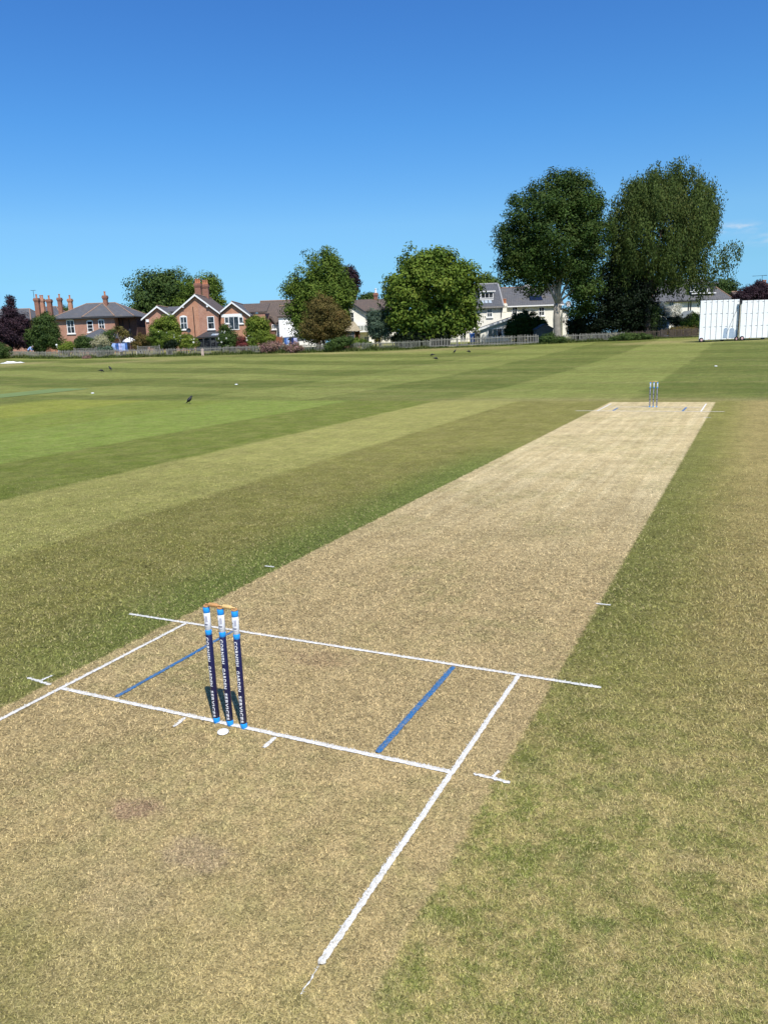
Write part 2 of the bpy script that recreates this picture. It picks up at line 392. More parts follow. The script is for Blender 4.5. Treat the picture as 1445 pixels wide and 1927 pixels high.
# ------------------------------------------------------------------ ground
rings = [0, .6]+list(np.arange(2, 26, 2.0))+list(np.arange(26, 72, 1.5))+list(np.arange(72, 130, 3.0))+[135, 160, 220, 400, 900, 2500, 6000]
NA = 160
V = [(CX, CY, 0.0)]; Fc = []
for r in rings[1:]:
    for j in range(NA):
        a = 2*math.pi*j/NA; V.append((CX+r*math.cos(a), CY+r*math.sin(a), float(tz(0, 0, d=r))))
for j in range(NA): Fc.append((0, 1+j, 1+(j+1) % NA))
for i in range(len(rings)-2):
    for j in range(NA):
        a = 1+i*NA+j; b2 = 1+i*NA+(j+1) % NA; Fc.append((a, a+NA, b2+NA, b2))
me = bpy.data.meshes.new('ground'); me.from_pydata(V, [], Fc); me.materials.append(TURF)
me.polygons.foreach_set('use_smooth', [True]*len(me.polygons))
gr = bpy.data.objects.new('ground', me); COL.objects.link(gr)
tag(gr, 'mown cricket ground with a straw coloured pitch and striped green outfield', 'ground', kind='structure')

# ------------------------------------------------------------------ creases: painted lines
LINES = []   # (x0,y0,x1,y1,w)
def paintmat(name, col):
    mt, k, b = newmat(name)
    p_ = k.new('ShaderNodeNewGeometry').outputs['Position']
    n = k.sm(k.noise(p_, 70, 4.0, .7), .30, .62); n2 = k.sm(k.noise(p_, 9, 3.0), .62, .8)
    tg = k.new('ShaderNodeGroup'); tg.node_tree = ng
    c = k.mix(n, tuple(q*.82 for q in col), col)
    c = k.mix(k.m('MULTIPLY', k.m('SUBTRACT', 1.0, n), .42), c, tg.outputs[0])
    c = k.mix(k.m('MULTIPLY', n2, .3), c, tg.outputs[0])
    k.L.new(c, b.inputs['Base Color']); b.inputs['Roughness'].default_value = .9; b.inputs['Specular IOR Level'].default_value = .1
    bn = k.new('ShaderNodeBump'); bn.inputs['Strength'].default_value = .5; bn.inputs['Distance'].default_value = .01
    k.L.new(k.noise(p_, 120, 3.0), bn.inputs['Height']); k.L.new(bn.outputs[0], b.inputs['Normal'])
    return mt
WP = paintmat('white_line_paint', (.74, .735, .70)); BP = paintmat('blue_line_paint', (.012, .145, .36)); PALE = paintmat('worn_line_paint', (.80, .77, .66))
def line(name, label, segs, mt=WP, fuzz=1.0, dens=26000, group=None, cat='painted line', far=False):
    mb = MB(); TV = []
    for (x0, y0, x1, y1, w) in segs:
        LINES.append((x0, y0, x1, y1, w))
        a = np.array([x0, y0]); d = np.array([x1, y1])-a; Ln = np.linalg.norm(d); d /= Ln; nrm = np.array([-d[1], d[0]])
        n = max(6, int(Ln/(.05 if far else .012)))
        L_ = []; R_ = []
        drift = 0.0
        for i in range(n+1):
            t = i/n; drift = drift*.93+rng.normal()*.0004*fuzz
            q = a+d*Ln*t+nrm*drift
            end = min(1, min(t, 1-t)*Ln/.02+.45)
            hw = w/2*end
            L_.append(q+nrm*(hw+rng.normal()*.0016*fuzz)); R_.append(q-nrm*(hw+rng.normal()*.0016*fuzz))
        vs = []
        for l, r in zip(L_, R_):
            vs += [(l[0], l[1], .005), ((l[0]+r[0])/2, (l[1]+r[1])/2, .0075), (r[0], r[1], .005)]
        fs = []
        for i in range(n):
            o = i*3; fs += [(o, o+1, o+4, o+3), (o+1, o+2, o+5, o+4)]
        mb.add(vs, fs)
        nb = 0 if far else int(Ln*w*dens)
        if nb:
            t = rng.random(nb); s_ = (rng.random(nb)*2-1)*(w/2-.002); s_ += rng.normal(size=nb)*.0022
            c = a+np.outer(t*Ln, d)+np.outer(s_, nrm)
            az = rng.random(nb)*2*math.pi; L1 = rng.uniform(.006, .016, nb); tw = .0016
            dx = np.stack([np.cos(az), np.sin(az)], 1); nx = np.stack([-np.sin(az), np.cos(az)], 1)
            z0 = np.full(nb, .005); z1 = rng.uniform(.006, .014, nb)
            TV.append(np.stack([np.c_[c+nx*tw, z0], np.c_[c-nx*tw, z0], np.c_[c+dx*L1[:, None], z1]], 1).reshape(-1, 3))
    if TV:
        T = np.concatenate(TV); mb.add(T, [(i, i+1, i+2) for i in range(0, len(T), 3)])
    cx_ = np.mean([(s[0]+s[2])/2 for s in segs]); cy_ = np.mean([(s[1]+s[3])/2 for s in segs])
    o = mb.build(name, mt, loc=(cx_, cy_, 0))
    return tag(o, label, cat, group)
G1 = 'white creases painted at the near wicket'; G2 = 'white creases painted at the far wicket'
line('bowling_crease', 'white bowling crease running under the near navy stumps', [(-1.335, .0, 1.335, .0, .032)], group=G1)
line('popping_crease', 'long white popping crease in front of the near navy stumps', [(-1.94, 1.262, 1.86, 1.232, .029)], group=G1)
line('return_crease', 'long white return crease right of the near stumps reaching toward the viewer', [(1.345, -1.33, 1.345, 1.228, .028), (1.35, -1.34, 1.352, -1.47, .003)], group=G1)
line('return_crease', 'white return crease left of the near stumps running off the left edge', [(-1.345, -1.33, -1.345, 1.245, .029)], group=G1)
line('wide_line', 'blue wide line left of the near stumps', [(-.905, .03, -.885, 1.225, .030)], BP, cat='painted line', group='blue wide lines')
line('wide_line', 'bright blue wide line right of the near stumps', [(.915, .03, .91, 1.205, .036)], BP, group='blue wide lines')
line('crease_tick', 'short white tick behind the near bowling crease, left of the stumps', [(-.31, -.03, -.30, -.145, .022)], group='white ticks by the creases')
line('crease_tick', 'short white tick behind the near bowling crease, right of the stumps', [(.318, -.03, .322, -.15, .024)], group='white ticks by the creases')
line('crease_tick', 'white T shaped tick on the grass left of the near return crease', [(-1.69, .035, -1.45, .01, .022), (-1.572, .03, -1.558, .125, .018)], fuzz=2, dens=14000, group='white ticks by the creases')
line('crease_tick', 'white T shaped tick beside the near right return crease', [(1.45, .025, 1.64, .018, .022), (1.55, .03, 1.56, .1, .016)], fuzz=2, dens=14000, group='white ticks by the creases')
line('crease_tick', 'short white tick on the green left edge of the pitch', [(-1.65, 2.815, -1.54, 2.81, .022)], group='white ticks by the creases')
line('crease_tick', 'short white tick on the right edge of the pitch near the front', [(1.55, 2.765, 1.665, 2.765, .022)], group='white ticks by the creases')
line('bowling_crease', 'faint worn bowling crease under the far stumps', [(-1.3, 20.12, 1.3, 20.12, .06)], PALE, far=True, group=G2)
line('popping_crease', 'faint worn popping crease in front of the far stumps', [(-1.95, 18.9, 1.92, 18.88, .065)], PALE, far=True, group=G2)
line('return_crease', 'short white return crease left of the far stumps', [(-1.345, 18.88, -1.345, 21.2, .040)], far=True, group=G2)
line('return_crease', 'short white return crease right of the far stumps', [(1.345, 18.88, 1.345, 21.25, .040)], far=True, group=G2)
line('wide_line', 'faint blue wide line left of the far stumps', [(-.925, 18.95, -.935, 19.85, .05)], BP, far=True, group='blue wide lines')
line('wide_line', 'blue wide line right of the far stumps', [(.885, 18.95, .895, 20.05, .055)], BP, far=True, group='blue wide lines')
line('crease_tick', 'faint white tick on the right edge of the pitch by the far wicket', [(1.5, 17.36, 1.67, 17.36, .035)], far=True, group='white ticks by the creases')

# ------------------------------------------------------------------ grass blades on the near ground
def blades(n, d0, d1):
    d = d0*(d1/d0)**rng.random(n); a = YAW+(rng.random(n)*2-1)*.72
    x = CX+d*np.sin(a); y = CY+d*np.cos(a)
    keep = np.ones(n, bool)
    for (x0, y0, x1, y1, w) in LINES:
        vx, vy = x1-x0, y1-y0; L2 = vx*vx+vy*vy
        t = np.clip(((x-x0)*vx+(y-y0)*vy)/L2, 0, 1); dd = np.hypot(x-x0-t*vx, y-y0-t*vy)
        keep &= (dd > w/2+rng.normal(size=n)*.004+.004) | (rng.random(n) < .09)
    fade = np.clip((d1-d)/(d1*.5), 0, 1)
    keep &= rng.random(n) < (.25+.75*fade)
    x, y, d = x[keep], y[keep], d[keep]; n = len(x)
    pitch = (x > -1.48) & (x < 1.57) & (y > -2)
    s = np.clip(d/3.4, .8, 1.9)
    az = rng.random(n)*2*math.pi
    Ln = rng.uniform(.010, .024, n)*s**.8; el = np.where(pitch, rng.uniform(.08, .55, n), rng.uniform(.15, .85, n))
    wd_ = rng.uniform(.0011, .0019, n)*s
    h = np.stack([np.cos(az), np.sin(az)], 1); q = np.stack([-h[:, 1], h[:, 0]], 1)
    c = np.stack([x, y], 1); tip = c+h*(Ln*np.cos(el))[:, None]
    zt = Ln*np.sin(el)*.75+.0015
    zb = np.full(n, .0005)
    Vv = np.stack([np.c_[c+q*wd_[:, None], zb], np.c_[c-q*wd_[:, None], zb], np.c_[tip, zt]], 1).reshape(-1, 3)
    return Vv, rng.random(n), rng.random(n)
Vb, t1, t2 = blades(760000, 1.75, 15.0)
go_ = npmesh('short_grass', Vb, 3, BLADE, {'tint': t1, 'tone': t2})
tag(go_, 'closely mown straw and green grass covering the near ground', 'grass', kind='stuff')

# ------------------------------------------------------------------ wickets
NAVY = mat('navy_sleeve', (.011, .0112, .060), .38, .1, 30, spec=.45)
SKYB = mat('light_blue_sleeve', (.015, .30, .80), .4, .06, 30, spec=.45)
WSL = mat('white_sleeve', (.76, .77, .80), .45, .04, 30, spec=.4)
ASH = mat('ash_wood', (.50, .26, .10), .5, .15, 60)
BAILA = mat('bail_wood_dark', (.46, .24, .09), .5, .2, 80); BAILB = mat('bail_wood_pale', (.62, .42, .17), .5, .15, 80)
LETT = mat('white_lettering', (.80, .80, .82), .45, .02, 30); INK = mat('navy_ink', (.03, .035, .12), .5, .05, 30); GINK = mat('grey_ink', (.20, .20, .28), .5, .05, 30)
SR = .0185
def wrap(me, r):
    for v in me.vertices:
        s, z = v.co.x, v.co.y; a = s/SR
        v.co = (r*math.sin(a), -r*math.cos(a), z)
def cut(me, lo, hi, n):
    bm = bmesh.new(); bm.from_mesh(me)
    for i in range(1, n):
        xx = lo+(hi-lo)*i/n
        bmesh.ops.bisect_plane(bm, geom=bm.verts[:]+bm.edges[:]+bm.faces[:], plane_co=(xx, 0, 0), plane_no=(1, 0, 0))
    bm.to_mesh(me); bm.free()
def word_mesh(word, z0, z1, hgt):
    cu = bpy.data.curves.new('w', 'FONT'); cu.body = word; cu.offset = .028; cu.resolution_u = 3; cu.space_character = 1.18
    ob = bpy.data.objects.new('w', cu); COL.objects.link(ob)
    bpy.context.view_layer.update()
    me = bpy.data.meshes.new_from_object(ob.evaluated_get(bpy.context.evaluated_depsgraph_get()))
    bpy.data.objects.remove(ob); bpy.data.curves.remove(cu)
    xs = [v.co.x for v in me.vertices]; ys = [v.co.y for v in me.vertices]
    ax, bx2, ay, by2 = min(xs), max(xs), min(ys), max(ys)
    for v in me.vertices:
        z = z0-(v.co.x-ax)/(bx2-ax)*(z0-z1); s = ((v.co.y-ay)/(by2-ay)-.5)*hgt
        v.co = (s, z, 0)
    cut(me, -hgt/2, hgt/2, 7); wrap(me, SR+.0005)
    return me
def join_meshes(name, mes, mt):
    bm = bmesh.new()
    for q in mes: bm.from_mesh(q); bpy.data.meshes.remove(q)
    me = bpy.data.meshes.new(name); bm.to_mesh(me); bm.free(); me.materials.clear(); me.materials.append(mt)
    return me
def flat_polys(polys):
    me = bpy.data.meshes.new('p'); vs = []; fs = []
    polys = [[(x*1.1+.0045, (y-.62)*1.12+.622) for x, y in p_] for p_ in polys]
    for p_ in polys:
        fs.append(list(range(len(vs), len(vs)+len(p_)))); vs += [(x, y, 0) for x, y in p_]
    me.from_pydata(vs, [], fs); cut(me, -.017, .017, 10); wrap(me, SR+.0005)
    return me
def ring(mb, r, z0, z1, ch=.0006): return mb.lathe([(r-ch, z0), (r, z0+ch), (r, z1-ch), (r-ch, z1)], n=28)
def make_stump():
    o = thing('stump', 'x', 'stump', (0, 0, 0), 'pitch')
    sh = ring(MB(), SR, .034, .542).build('shaft', NAVY, o, True)
    for wd_, za, zb in (('CORNISH', .530, .384), ('GARDEN', .357, .232), ('SERVICES', .206, .041)):
        me = join_meshes('lettering', [word_mesh(wd_, za, zb, .0190)], LETT)
        lt = bpy.data.objects.new('lettering', me); COL.objects.link(lt); lt.parent = sh
    for z0, z1 in ((.0, .0335), (.5425, .5715), (.6725, .705)): ring(MB(), SR+.0003, z0, z1).build('blue_band', SKYB, o, True)
    wb = ring(MB(), SR, .572, .672).build('white_band', WSL, o, True)
    # the sponsor's mark on the white band: a dark roundel, a block of small grey lines, a dark skyline and a thin swash
    dk = [[(-.0105+.0024*math.cos(t), .634+.0035*math.sin(t)) for t in np.linspace(0, 2*math.pi, 10)[:-1]],
          [(-.0105, .606), (-.008, .603), (.007, .602), (.0095, .607), (.006, .6065), (.0045, .611), (.0025, .606), (.0, .607), (-.0015, .612), (-.0035, .6065), (-.006, .609), (-.0075, .607)]]
    gk = [[(-.003, z), (.010, z), (.010, z+.0016), (-.003, z+.0016)] for z in np.arange(.619, .649, .0042)]
    gk += [[(x, .619), (x+.0009, .619), (x+.0009, .648), (x, .648)] for x in (-.0015, .0025, .0062)]
    sk = [[(-.009, .592), (.0, .590), (.009, .594), (.009, .5952), (.0, .5913), (-.009, .5933)]]
    for nm, pl, mt_ in (('emblem_roundel', dk[:1], INK), ('emblem_skyline', dk[1:], INK), ('emblem_text', gk, GINK), ('emblem_swash', sk, GINK)):
        q = flat_polys(pl); q.materials.append(mt_); eo = bpy.data.objects.new(nm, q); COL.objects.link(eo); eo.parent = wb
    tp = MB(); tp.lathe([(.0172, .7055), (.0172, .712), (.0155, .716), (.0118, .7165), (.0115, .7135)], n=28); tp.build('wooden_tip', ASH, o, True)
    return o
def make_bail(mt_):
    pr = [(.0030, -.054), (.0048, -.0530), (.0052, -.046), (.0042, -.036), (.0060, -.032)]
    for i in range(6):
        z = -.026+i*.0092
        pr += [(.0112, z-.0012), (.0125, z+.0015), (.0120, z+.0045), (.0092, z+.0062)]
    pr += [(.0060, .033), (.0045, .037), (.0052, .045), (.0046, .0540), (.003, .055)]
    mb = MB(); mb.lathe(pr, n=16); mb.v = [(z, y, x) for x, y, z in mb.v]
    return mb.build('bail', mt_, smooth=True, loc=(0, 0, 0))
st0 = make_stump(); ba = make_bail(BAILA); bb_ = make_bail(BAILB)
POSN = {'near': [(-.103, 0, 0), (-.008, 0, 0), (.088, 0, 0)], 'far': [(-.095, 20.12, 0), (0, 20.12, 0), (.095, 20.12, 0)]}
LBL = {'near': ['near navy stump with white lettering, leftmost of the three at the front', 'near navy stump with white lettering, in the middle of the front three', 'near navy stump with white lettering, rightmost of the front three'],
       'far': ['leftmost stump of the far wicket by the sight screen end', 'middle stump of the far wicket by the sight screen end', 'rightmost stump of the far wicket by the sight screen end']}
first = True
for wk in ('near', 'far'):
    for i, pz_ in enumerate(POSN[wk]):
        o = st0 if first else copy_tree(st0)
        first = False
        o.location = pz_; o['label'] = LBL[wk][i]; o['group'] = 'stumps of the %s wicket' % wk
        o.rotation_euler = (0, 0, math.radians((-4, 2, 5)[i])) if wk == 'near' else (math.radians((.5, -.3, .4)[i]), 0, math.radians((3, -2, 4)[i]))
        if wk == 'near': o.rotation_euler[1] = math.radians((-.25, -.1, -.1)[i])
    P_ = POSN[wk]
    for j, src in enumerate((ba, bb_)):
        o = src if wk == 'near' else src.copy()
        if wk == 'far': COL.objects.link(o)
        o.location = ((P_[j][0]+P_[j+1][0])/2-.001, P_[0][1], .7215); o.rotation_euler = (0, 0, math.radians((1.5, -2)[j]))
        tag(o, ('orange brown turned wooden bail on the left pair of near stumps', 'pale yellow turned wooden bail on the right pair of near stumps')[j] if wk == 'near' else ('left wooden bail on top of the far stumps', 'right wooden bail on top of the far stumps')[j], 'bail', 'bails on the %s wicket' % wk)
# white marker disc behind the stumps
DISC = mat('white_plastic', (.80, .80, .79), .4, .03, 20)
dm = MB(); dm.lathe([(.030, 0), (.0325, .003), (.031, .007), (.026, .0095), (.012, .0105), (.002, .0105)], n=32)
d0 = dm.build('marker_disc', DISC, smooth=True, loc=(0, 0, 0)); d0.location = (.012, -.095, .006); d0.rotation_euler = (.05, .03, 0)
tag(d0, 'white round marker disc lying behind the near stumps', 'marker')
for (u, v, lb) in ((175, 741, 'white marker fleck on the outfield left of the crow'), (445, 724.5, 'white marker fleck on the outfield right of the crow'), (1346, 690, 'white marker fleck on the outfield below the sight screen')):
    q = gp(u, v); o = d0.copy(); COL.objects.link(o); o.location = (q[0], q[1], q[2]+.015); o.scale = (2.4, 2.4, 4); tag(o, lb, 'marker', 'white flecks on the outfield')

# ------------------------------------------------------------------ foliage
DENS, LEAFK = 2.1, .78
def ell_points(n, ell, f_lo=.55):
    """points biased to the outside of an ellipsoid (c, r)"""
    c, r = ell
    d = rng.normal(size=(n, 3)); d /= np.linalg.norm(d, axis=1)[:, None]
    rad = f_lo+(1.0-f_lo)*rng.random(n)**.6
    lob = rng.normal(size=(16, 3)); lob /= np.linalg.norm(lob, axis=1)[:, None]; amp = rng.normal(size=16)*.12
    rad = rad*(1+(amp[None, :]*np.exp(7*(d@lob.T-1))).sum(1))
    return c+d*rad[:, None]*r, d
def crown(name, mt, ells, parent=None, leaf=.30, dens=26.0, clump=.9, cd=38, droop=0.0, shape=.6, loc=None, rotz=0.0, gap=0.0, flat=1.0, origin=None):
    """leaf faces gathered in clumps spread through the crown's ellipsoids (background frame)"""
    VV = []; T1 = []; T2 = []
    full = []
    for (c, r, w) in ells: full += [(c, r, w), (c, np.array(r)*.72, w*.9), (c, np.array(r)*.42, w)] if w == 1.0 else [(c, r, w)]
    for (c, r, w) in full:
        c = np.array(c, float); r = np.array(r, float)
        area = 4*math.pi*((r[0]*r[1])**1.6/3+(r[0]*r[2])**1.6/3+(r[1]*r[2])**1.6/3)**(1/1.6)
        nc = max(5, int(area/(clump*clump*1.25)*w))
        P, d = ell_points(nc, (c, r))
        if gap and w <= 1 and r[0] > 0:
            keep = rng.random(nc) > gap; P, d = P[keep], d[keep]; nc = len(P)
        cr = clump*rng.uniform(.55, 1.25, nc)
        tone = rng.random(nc); br = rng.random(nc)
        idx = np.repeat(np.arange(nc), np.maximum(4, (cd*DENS*(cr/clump)**2).astype(int)))
        n = len(idx)
        u = rng.normal(size=(n, 3)); u /= np.linalg.norm(u, axis=1)[:, None]
        off = u*(rng.random(n)**.45)[:, None]*cr[idx][:, None]
        off[:, 2] *= .75*flat
        if droop: off[:, 2] = off[:, 2]*(1+droop)-droop*.6*cr[idx]*rng.random(n); off[:, :2] *= .75
        Q = P[idx]+off
        nr = .45*d[idx]+.8*u+rng.normal(size=(n, 3))*.42+np.array([0, 0, .35]); nr /= np.linalg.norm(nr, axis=1)[:, None]
        a = np.cross(nr, rng.normal(size=(n, 3))); a /= np.linalg.norm(a, axis=1)[:, None]; b = np.cross(nr, a)
        if droop:
            a = a*.5+np.array([0, 0, -1.0]); a /= np.linalg.norm(a, axis=1)[:, None]; b = np.cross(nr, a); b /= np.linalg.norm(b, axis=1)[:, None]
        L = leaf*LEAFK*rng.uniform(.6, 1.35, n)
        a = a*(L/2)[:, None]; b = b*(L*shape/2)[:, None]; nn = nr*(L*.12)[:, None]
        VV.append(np.stack([Q-a, Q+b+nn, Q+a, Q-b+nn], 1))
        T1.append(np.clip(.55*br[idx]+.45*rng.random(n), 0, 1)); T2.append(np.clip(.7*tone[idx]+.3*rng.random(n), 0, 1))
    V = np.concatenate(VV).reshape(-1, 3); T1 = np.concatenate(T1); T2 = np.concatenate(T2)
    if parent: return npmesh(name, V-ORIG[root(parent).name], 4, mt, {'tint': T1, 'tone': T2}, parent)
    o = npmesh(name, V-np.array(origin), 4, mt, {'tint': T1, 'tone': T2}, None, W(*origin), ROTZ)
    return o
def E_(u, v, ru, rv, D, dy=0.0, ry=None, w=1.0):
    """crown ellipsoid whose silhouette was measured on the photograph, at depth D+dy"""
    c = bg(u, v, D+dy); rx = PXM(ru, D); rz = PXM(rv, D)
    return (c, (rx, ry if ry else .85*min(rx, max(rz, rx*.6)), rz), w)
BARK = mat('grey_bark', (.15, .125, .10), .9, .35, 3, .6, 12); BARKD = mat('dark_bark', (.07, .055, .045), .9, .3, 4, .5, 14)
BARKP = mat('pale_beech_bark', (.25, .225, .185), .85, .28, 2.2, .35, 9)
LM = dict(
    beech=leafmat('beech_leaves', (0.0240, 0.0489, 0.0110), (0.0672, 0.1154, 0.0221), (0.1008, 0.1154, 0.0239), .22),
    weep=leafmat('weeping_leaves', (0.0362, 0.0598, 0.0140), (0.1028, 0.1446, 0.0328), (0.1476, 0.1491, 0.0411), .25),
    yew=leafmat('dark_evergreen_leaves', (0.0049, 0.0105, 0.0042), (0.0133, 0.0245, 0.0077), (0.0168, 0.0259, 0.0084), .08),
    chest=leafmat('chestnut_leaves', (0.062, 0.109, 0.015), (0.163, 0.232, 0.033), (0.232, 0.246, 0.040), .30),
    ash=leafmat('ash_leaves', (0.059, 0.104, 0.016), (0.155, 0.217, 0.033), (0.178, 0.225, 0.037), .30),
    dgreen=leafmat('deep_green_leaves', (0.034, 0.065, 0.018), (0.093, 0.142, 0.033), (0.109, 0.160, 0.037), .25),
    russet=leafmat('russet_leaves', (0.091, 0.078, 0.023), (0.189, 0.150, 0.046), (0.238, 0.130, 0.049), .25),
    purple=leafmat('purple_leaves', (0.018, 0.011, 0.016), (0.056, 0.031, 0.041), (0.081, 0.036, 0.038), .15),
    bright=leafmat('bright_green_leaves', (0.094, 0.144, 0.019), (0.225, 0.281, 0.042), (0.275, 0.300, 0.054), .32),
    golden=leafmat('golden_leaves', (.18, .17, .02), (.42, .36, .05), (.50, .32, .04), .3),
    cream=leafmat('variegated_leaves', (.26, .26, .12), (.58, .54, .36), (.62, .56, .40), .25),
    pink=leafmat('pink_blossom', (.16, .12, .07), (.38, .22, .20), (.60, .33, .34), .25),
    red=leafmat('red_leaves', (.07, .022, .018), (.20, .05, .045), (.30, .08, .07), .25),
    white=leafmat('white_blossom', (.40, .40, .32), (.78, .77, .70), (.80, .78, .70), .25),
    blueg=leafmat('blue_green_leaves', (0.047, 0.081, 0.050), (0.128, 0.182, 0.126), (0.135, 0.196, 0.108), .25))
def limb_tree(t, base, fork_z, tips, r0, bark, D):
    """trunk with flared foot and tapering limbs reaching into the crown; base in background frame"""
    mb = MB(); bx0, by0, bz0 = base
    h = fork_z-bz0
    mb.tube([(bx0, by0, bz0-.3), (bx0, by0, bz0+.15), (bx0+.05, by0, bz0+.25*h), (bx0-.04*h*.3, by0, bz0+.6*h), (bx0, by0, fork_z)], [r0*1.7, r0*1.3, r0*1.02, r0*.9, r0*.82], 10)
    tk = mb.build('trunk', bark, t, True)
    for i, q in enumerate(tips):
        q = np.array(q); s0 = np.array([bx0, by0, fork_z-.25*r0]); mid = s0*.5+q*.5+np.array([0, 0, .12*np.linalg.norm(q-s0)])
        rl = r0*(.62 if i < 2 else .42)
        m2 = MB(); m2.tube([s0, s0*.75+mid*.25+np.array([0, 0, .1]), mid, q*.7+mid*.3, q], [rl, rl*.8, rl*.6, rl*.35, rl*.12], 7); m2.build('limb', bark, t, True)
    return tk
def tree(name, label, cat, base_uv, D, ells, mt, trunk_r=.25, fork_v=None, bark=None, group=None, ntips=5, **kw):
    u, v = base_uv; X = bgx(u, D, v); z0 = gz(X, D)
    t = thing(name, label, cat, (X, D, z0), 'street', group)
    ees = [e if len(e) == 3 else E_(*e, D) for e in ells]
    fz = bgz(fork_v, D, u) if fork_v else z0+1.6
    tips = []
    for i in range(ntips):
        e = ees[i % len(ees)]; d = rng.normal(size=3); d /= np.linalg.norm(d); d[2] = abs(d[2])*.6
        tips.append(np.array(e[0])+d*np.array(e[1])*.45)
    limb_tree(t, (X, D, z0), fz, tips, trunk_r, bark or BARKD, D)
    crown('crown', mt, ees, t, **kw)
    return t
def shrub(label, mt, ells, D, name='shrub', cat='shrub', group=None, leaf=.17, clump=.38, cd=34, flowers=None, nflow=60, stems=True, **kw):
    ees = [E_(*e, D) for e in ells]
    X = float(np.mean([e[0][0] for e in ees])); z0 = gz(X, D)
    t = thing(name, label, cat, (X, D, z0), 'street', group)
    # fill down to the ground: skirt ellipsoid
    low = min(e[0][2]-e[1][2] for e in ees)
    crown('foliage', mt, ees, t, leaf=leaf, clump=clump, cd=cd, **kw)
    mb = MB()
    if low > z0+.1 or stems:
        for i in range(4):
            e = ees[i % len(ees)]; a = rng.normal(size=2)*.12
            mb.tube([(e[0][0]*.5+X*.5+a[0], D+a[1], z0-.1), (e[0][0]+a[0]*2, D+a[1]*2, (z0+e[0][2])/2), tuple(np.array(e[0])+np.array([a[0]*3, 0, .1]))], [.06, .045, .015], 6)
        mb.build('stem', BARKD, t, True)
    if flowers:
        VV = []
        for e in ees:
            P, d = ell_points(nflow, (np.array(e[0]), np.array(e[1])), .93); d2 = d+rng.normal(size=d.shape)*.3; d2 /= np.linalg.norm(d2, axis=1)[:, None]
            P = P+d2*.12
            a = np.cross(d2, rng.normal(size=d.shape)); a /= np.linalg.norm(a, axis=1)[:, None]; b = np.cross(d2, a); L = .11*rng.uniform(.6, 1.4, len(P))[:, None]
            VV.append(np.stack([P-a*L, P+b*L, P+a*L, P-b*L], 1))
        V = np.concatenate(VV).reshape(-1, 3); n = len(V)//4
        o = npmesh('blossom', V-ORIG[t.name], 4, LM[flowers], {'tint': rng.random(n), 'tone': rng.random(n)}, t); o['kind'] = 'stuff'
    return t

# big trees
tree('beech_tree', 'huge dark green beech with a domed crown and pale forked trunk behind the fence', 'tree', (1047, 642), 88,
     [(1035, 440, 92, 100), (1066, 372, 60, 55), (984, 462, 50, 62), (1100, 470, 40, 105), (1094, 545, 34, 52), (1010, 512, 56, 38), (966, 500, 28, 38), (1120, 400, 14, 35)], LM['beech'], .42, 572, BARKP, leaf=.30, clump=1.0, cd=42, ntips=6)
tree('weeping_tree', 'huge dark loose crowned tree with drooping branches to the right of the beech', 'tree', (1216, 640), 89,
     [(1235, 430, 88, 95), (1262, 362, 72, 48), (1186, 440, 42, 105), (1306, 422, 46, 72), (1275, 500, 50, 40), (1218, 362, 34, 30), (1338, 392, 18, 38), E_(1328, 470, 22, 60, 89, 0, 1.6, .4), E_(1362, 482, 26, 22, 89, 0, None, .45), E_(1376, 470, 16, 10, 89, 0, 1.2, .6), E_(1325, 520, 45, 22, 89, 0, 2.0, .4), E_(1300, 545, 40, 16, 89, 1, 2.0, .3)], LM['weep'], .34, 560, BARKD, leaf=.30, clump=.85, cd=36, droop=.9, gap=.12, ntips=7, shape=.5)
tree('evergreen_tree', 'near black evergreen mass filling the gap under the two big trees', 'tree', (1172, 640), 90.5,
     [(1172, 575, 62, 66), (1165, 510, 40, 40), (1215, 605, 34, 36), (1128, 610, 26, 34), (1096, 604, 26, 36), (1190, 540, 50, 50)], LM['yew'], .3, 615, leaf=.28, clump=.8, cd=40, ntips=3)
tree('chestnut_tree', 'broad round bright green chestnut tree standing alone between the white houses', 'tree', (808, 655), 91,
     [(812, 535, 76, 62), (808, 495, 56, 34), (838, 590, 60, 38), (768, 570, 42, 42), (868, 560, 34, 42), (800, 610, 56, 30), (745, 540, 20, 24), (850, 620, 30, 14), (755, 600, 26, 30), (880, 600, 16, 20)], LM['chest'], .35, 610, leaf=.40, clump=1.05, cd=34, shape=.75)
tree('broadleaf_tree', 'tall mid green tree with a pointed top left of the chestnut', 'tree', (600, 655), 97,
     [(606, 500, 30, 34), (578, 545, 38, 38), (612, 560, 52, 46), (640, 560, 32, 44), (585, 600, 44, 40), (635, 610, 30, 34), (560, 545, 18, 18), (628, 520, 22, 30), (560, 580, 24, 30)], LM['ash'], .3, 610, leaf=.33, clump=.95, cd=36)
tree('russet_tree', 'smaller round russet brown tree in front of the tall pointed green tree', 'tree', (610, 660), 92,
     [(610, 600, 40, 38), (588, 618, 26, 24), (632, 612, 28, 28), (608, 575, 24, 16)], LM['russet'], .16, 635, leaf=.2, clump=.55, cd=34)
tree('purple_tree', 'dark purple leaved tree showing behind the tall green tree on its right', 'tree', (655, 655), 103,
     [(654, 520, 18, 20), (663, 540, 13, 14), (650, 550, 20, 24), (668, 528, 9, 9)], LM['purple'], .2, 585, leaf=.32, clump=.6, cd=30, gap=.1)
tree('plum_tree', 'dark purple plum tree with a pointed top at the far left edge', 'tree', (24, 668), 99,
     [(22, 628, 29, 32), (20, 592, 14, 20), (22, 568, 5, 11), (42, 612, 15, 22), (2, 622, 20, 28), (48, 640, 12, 16)], LM['purple'], .18, 650, leaf=.24, clump=.55, cd=34)
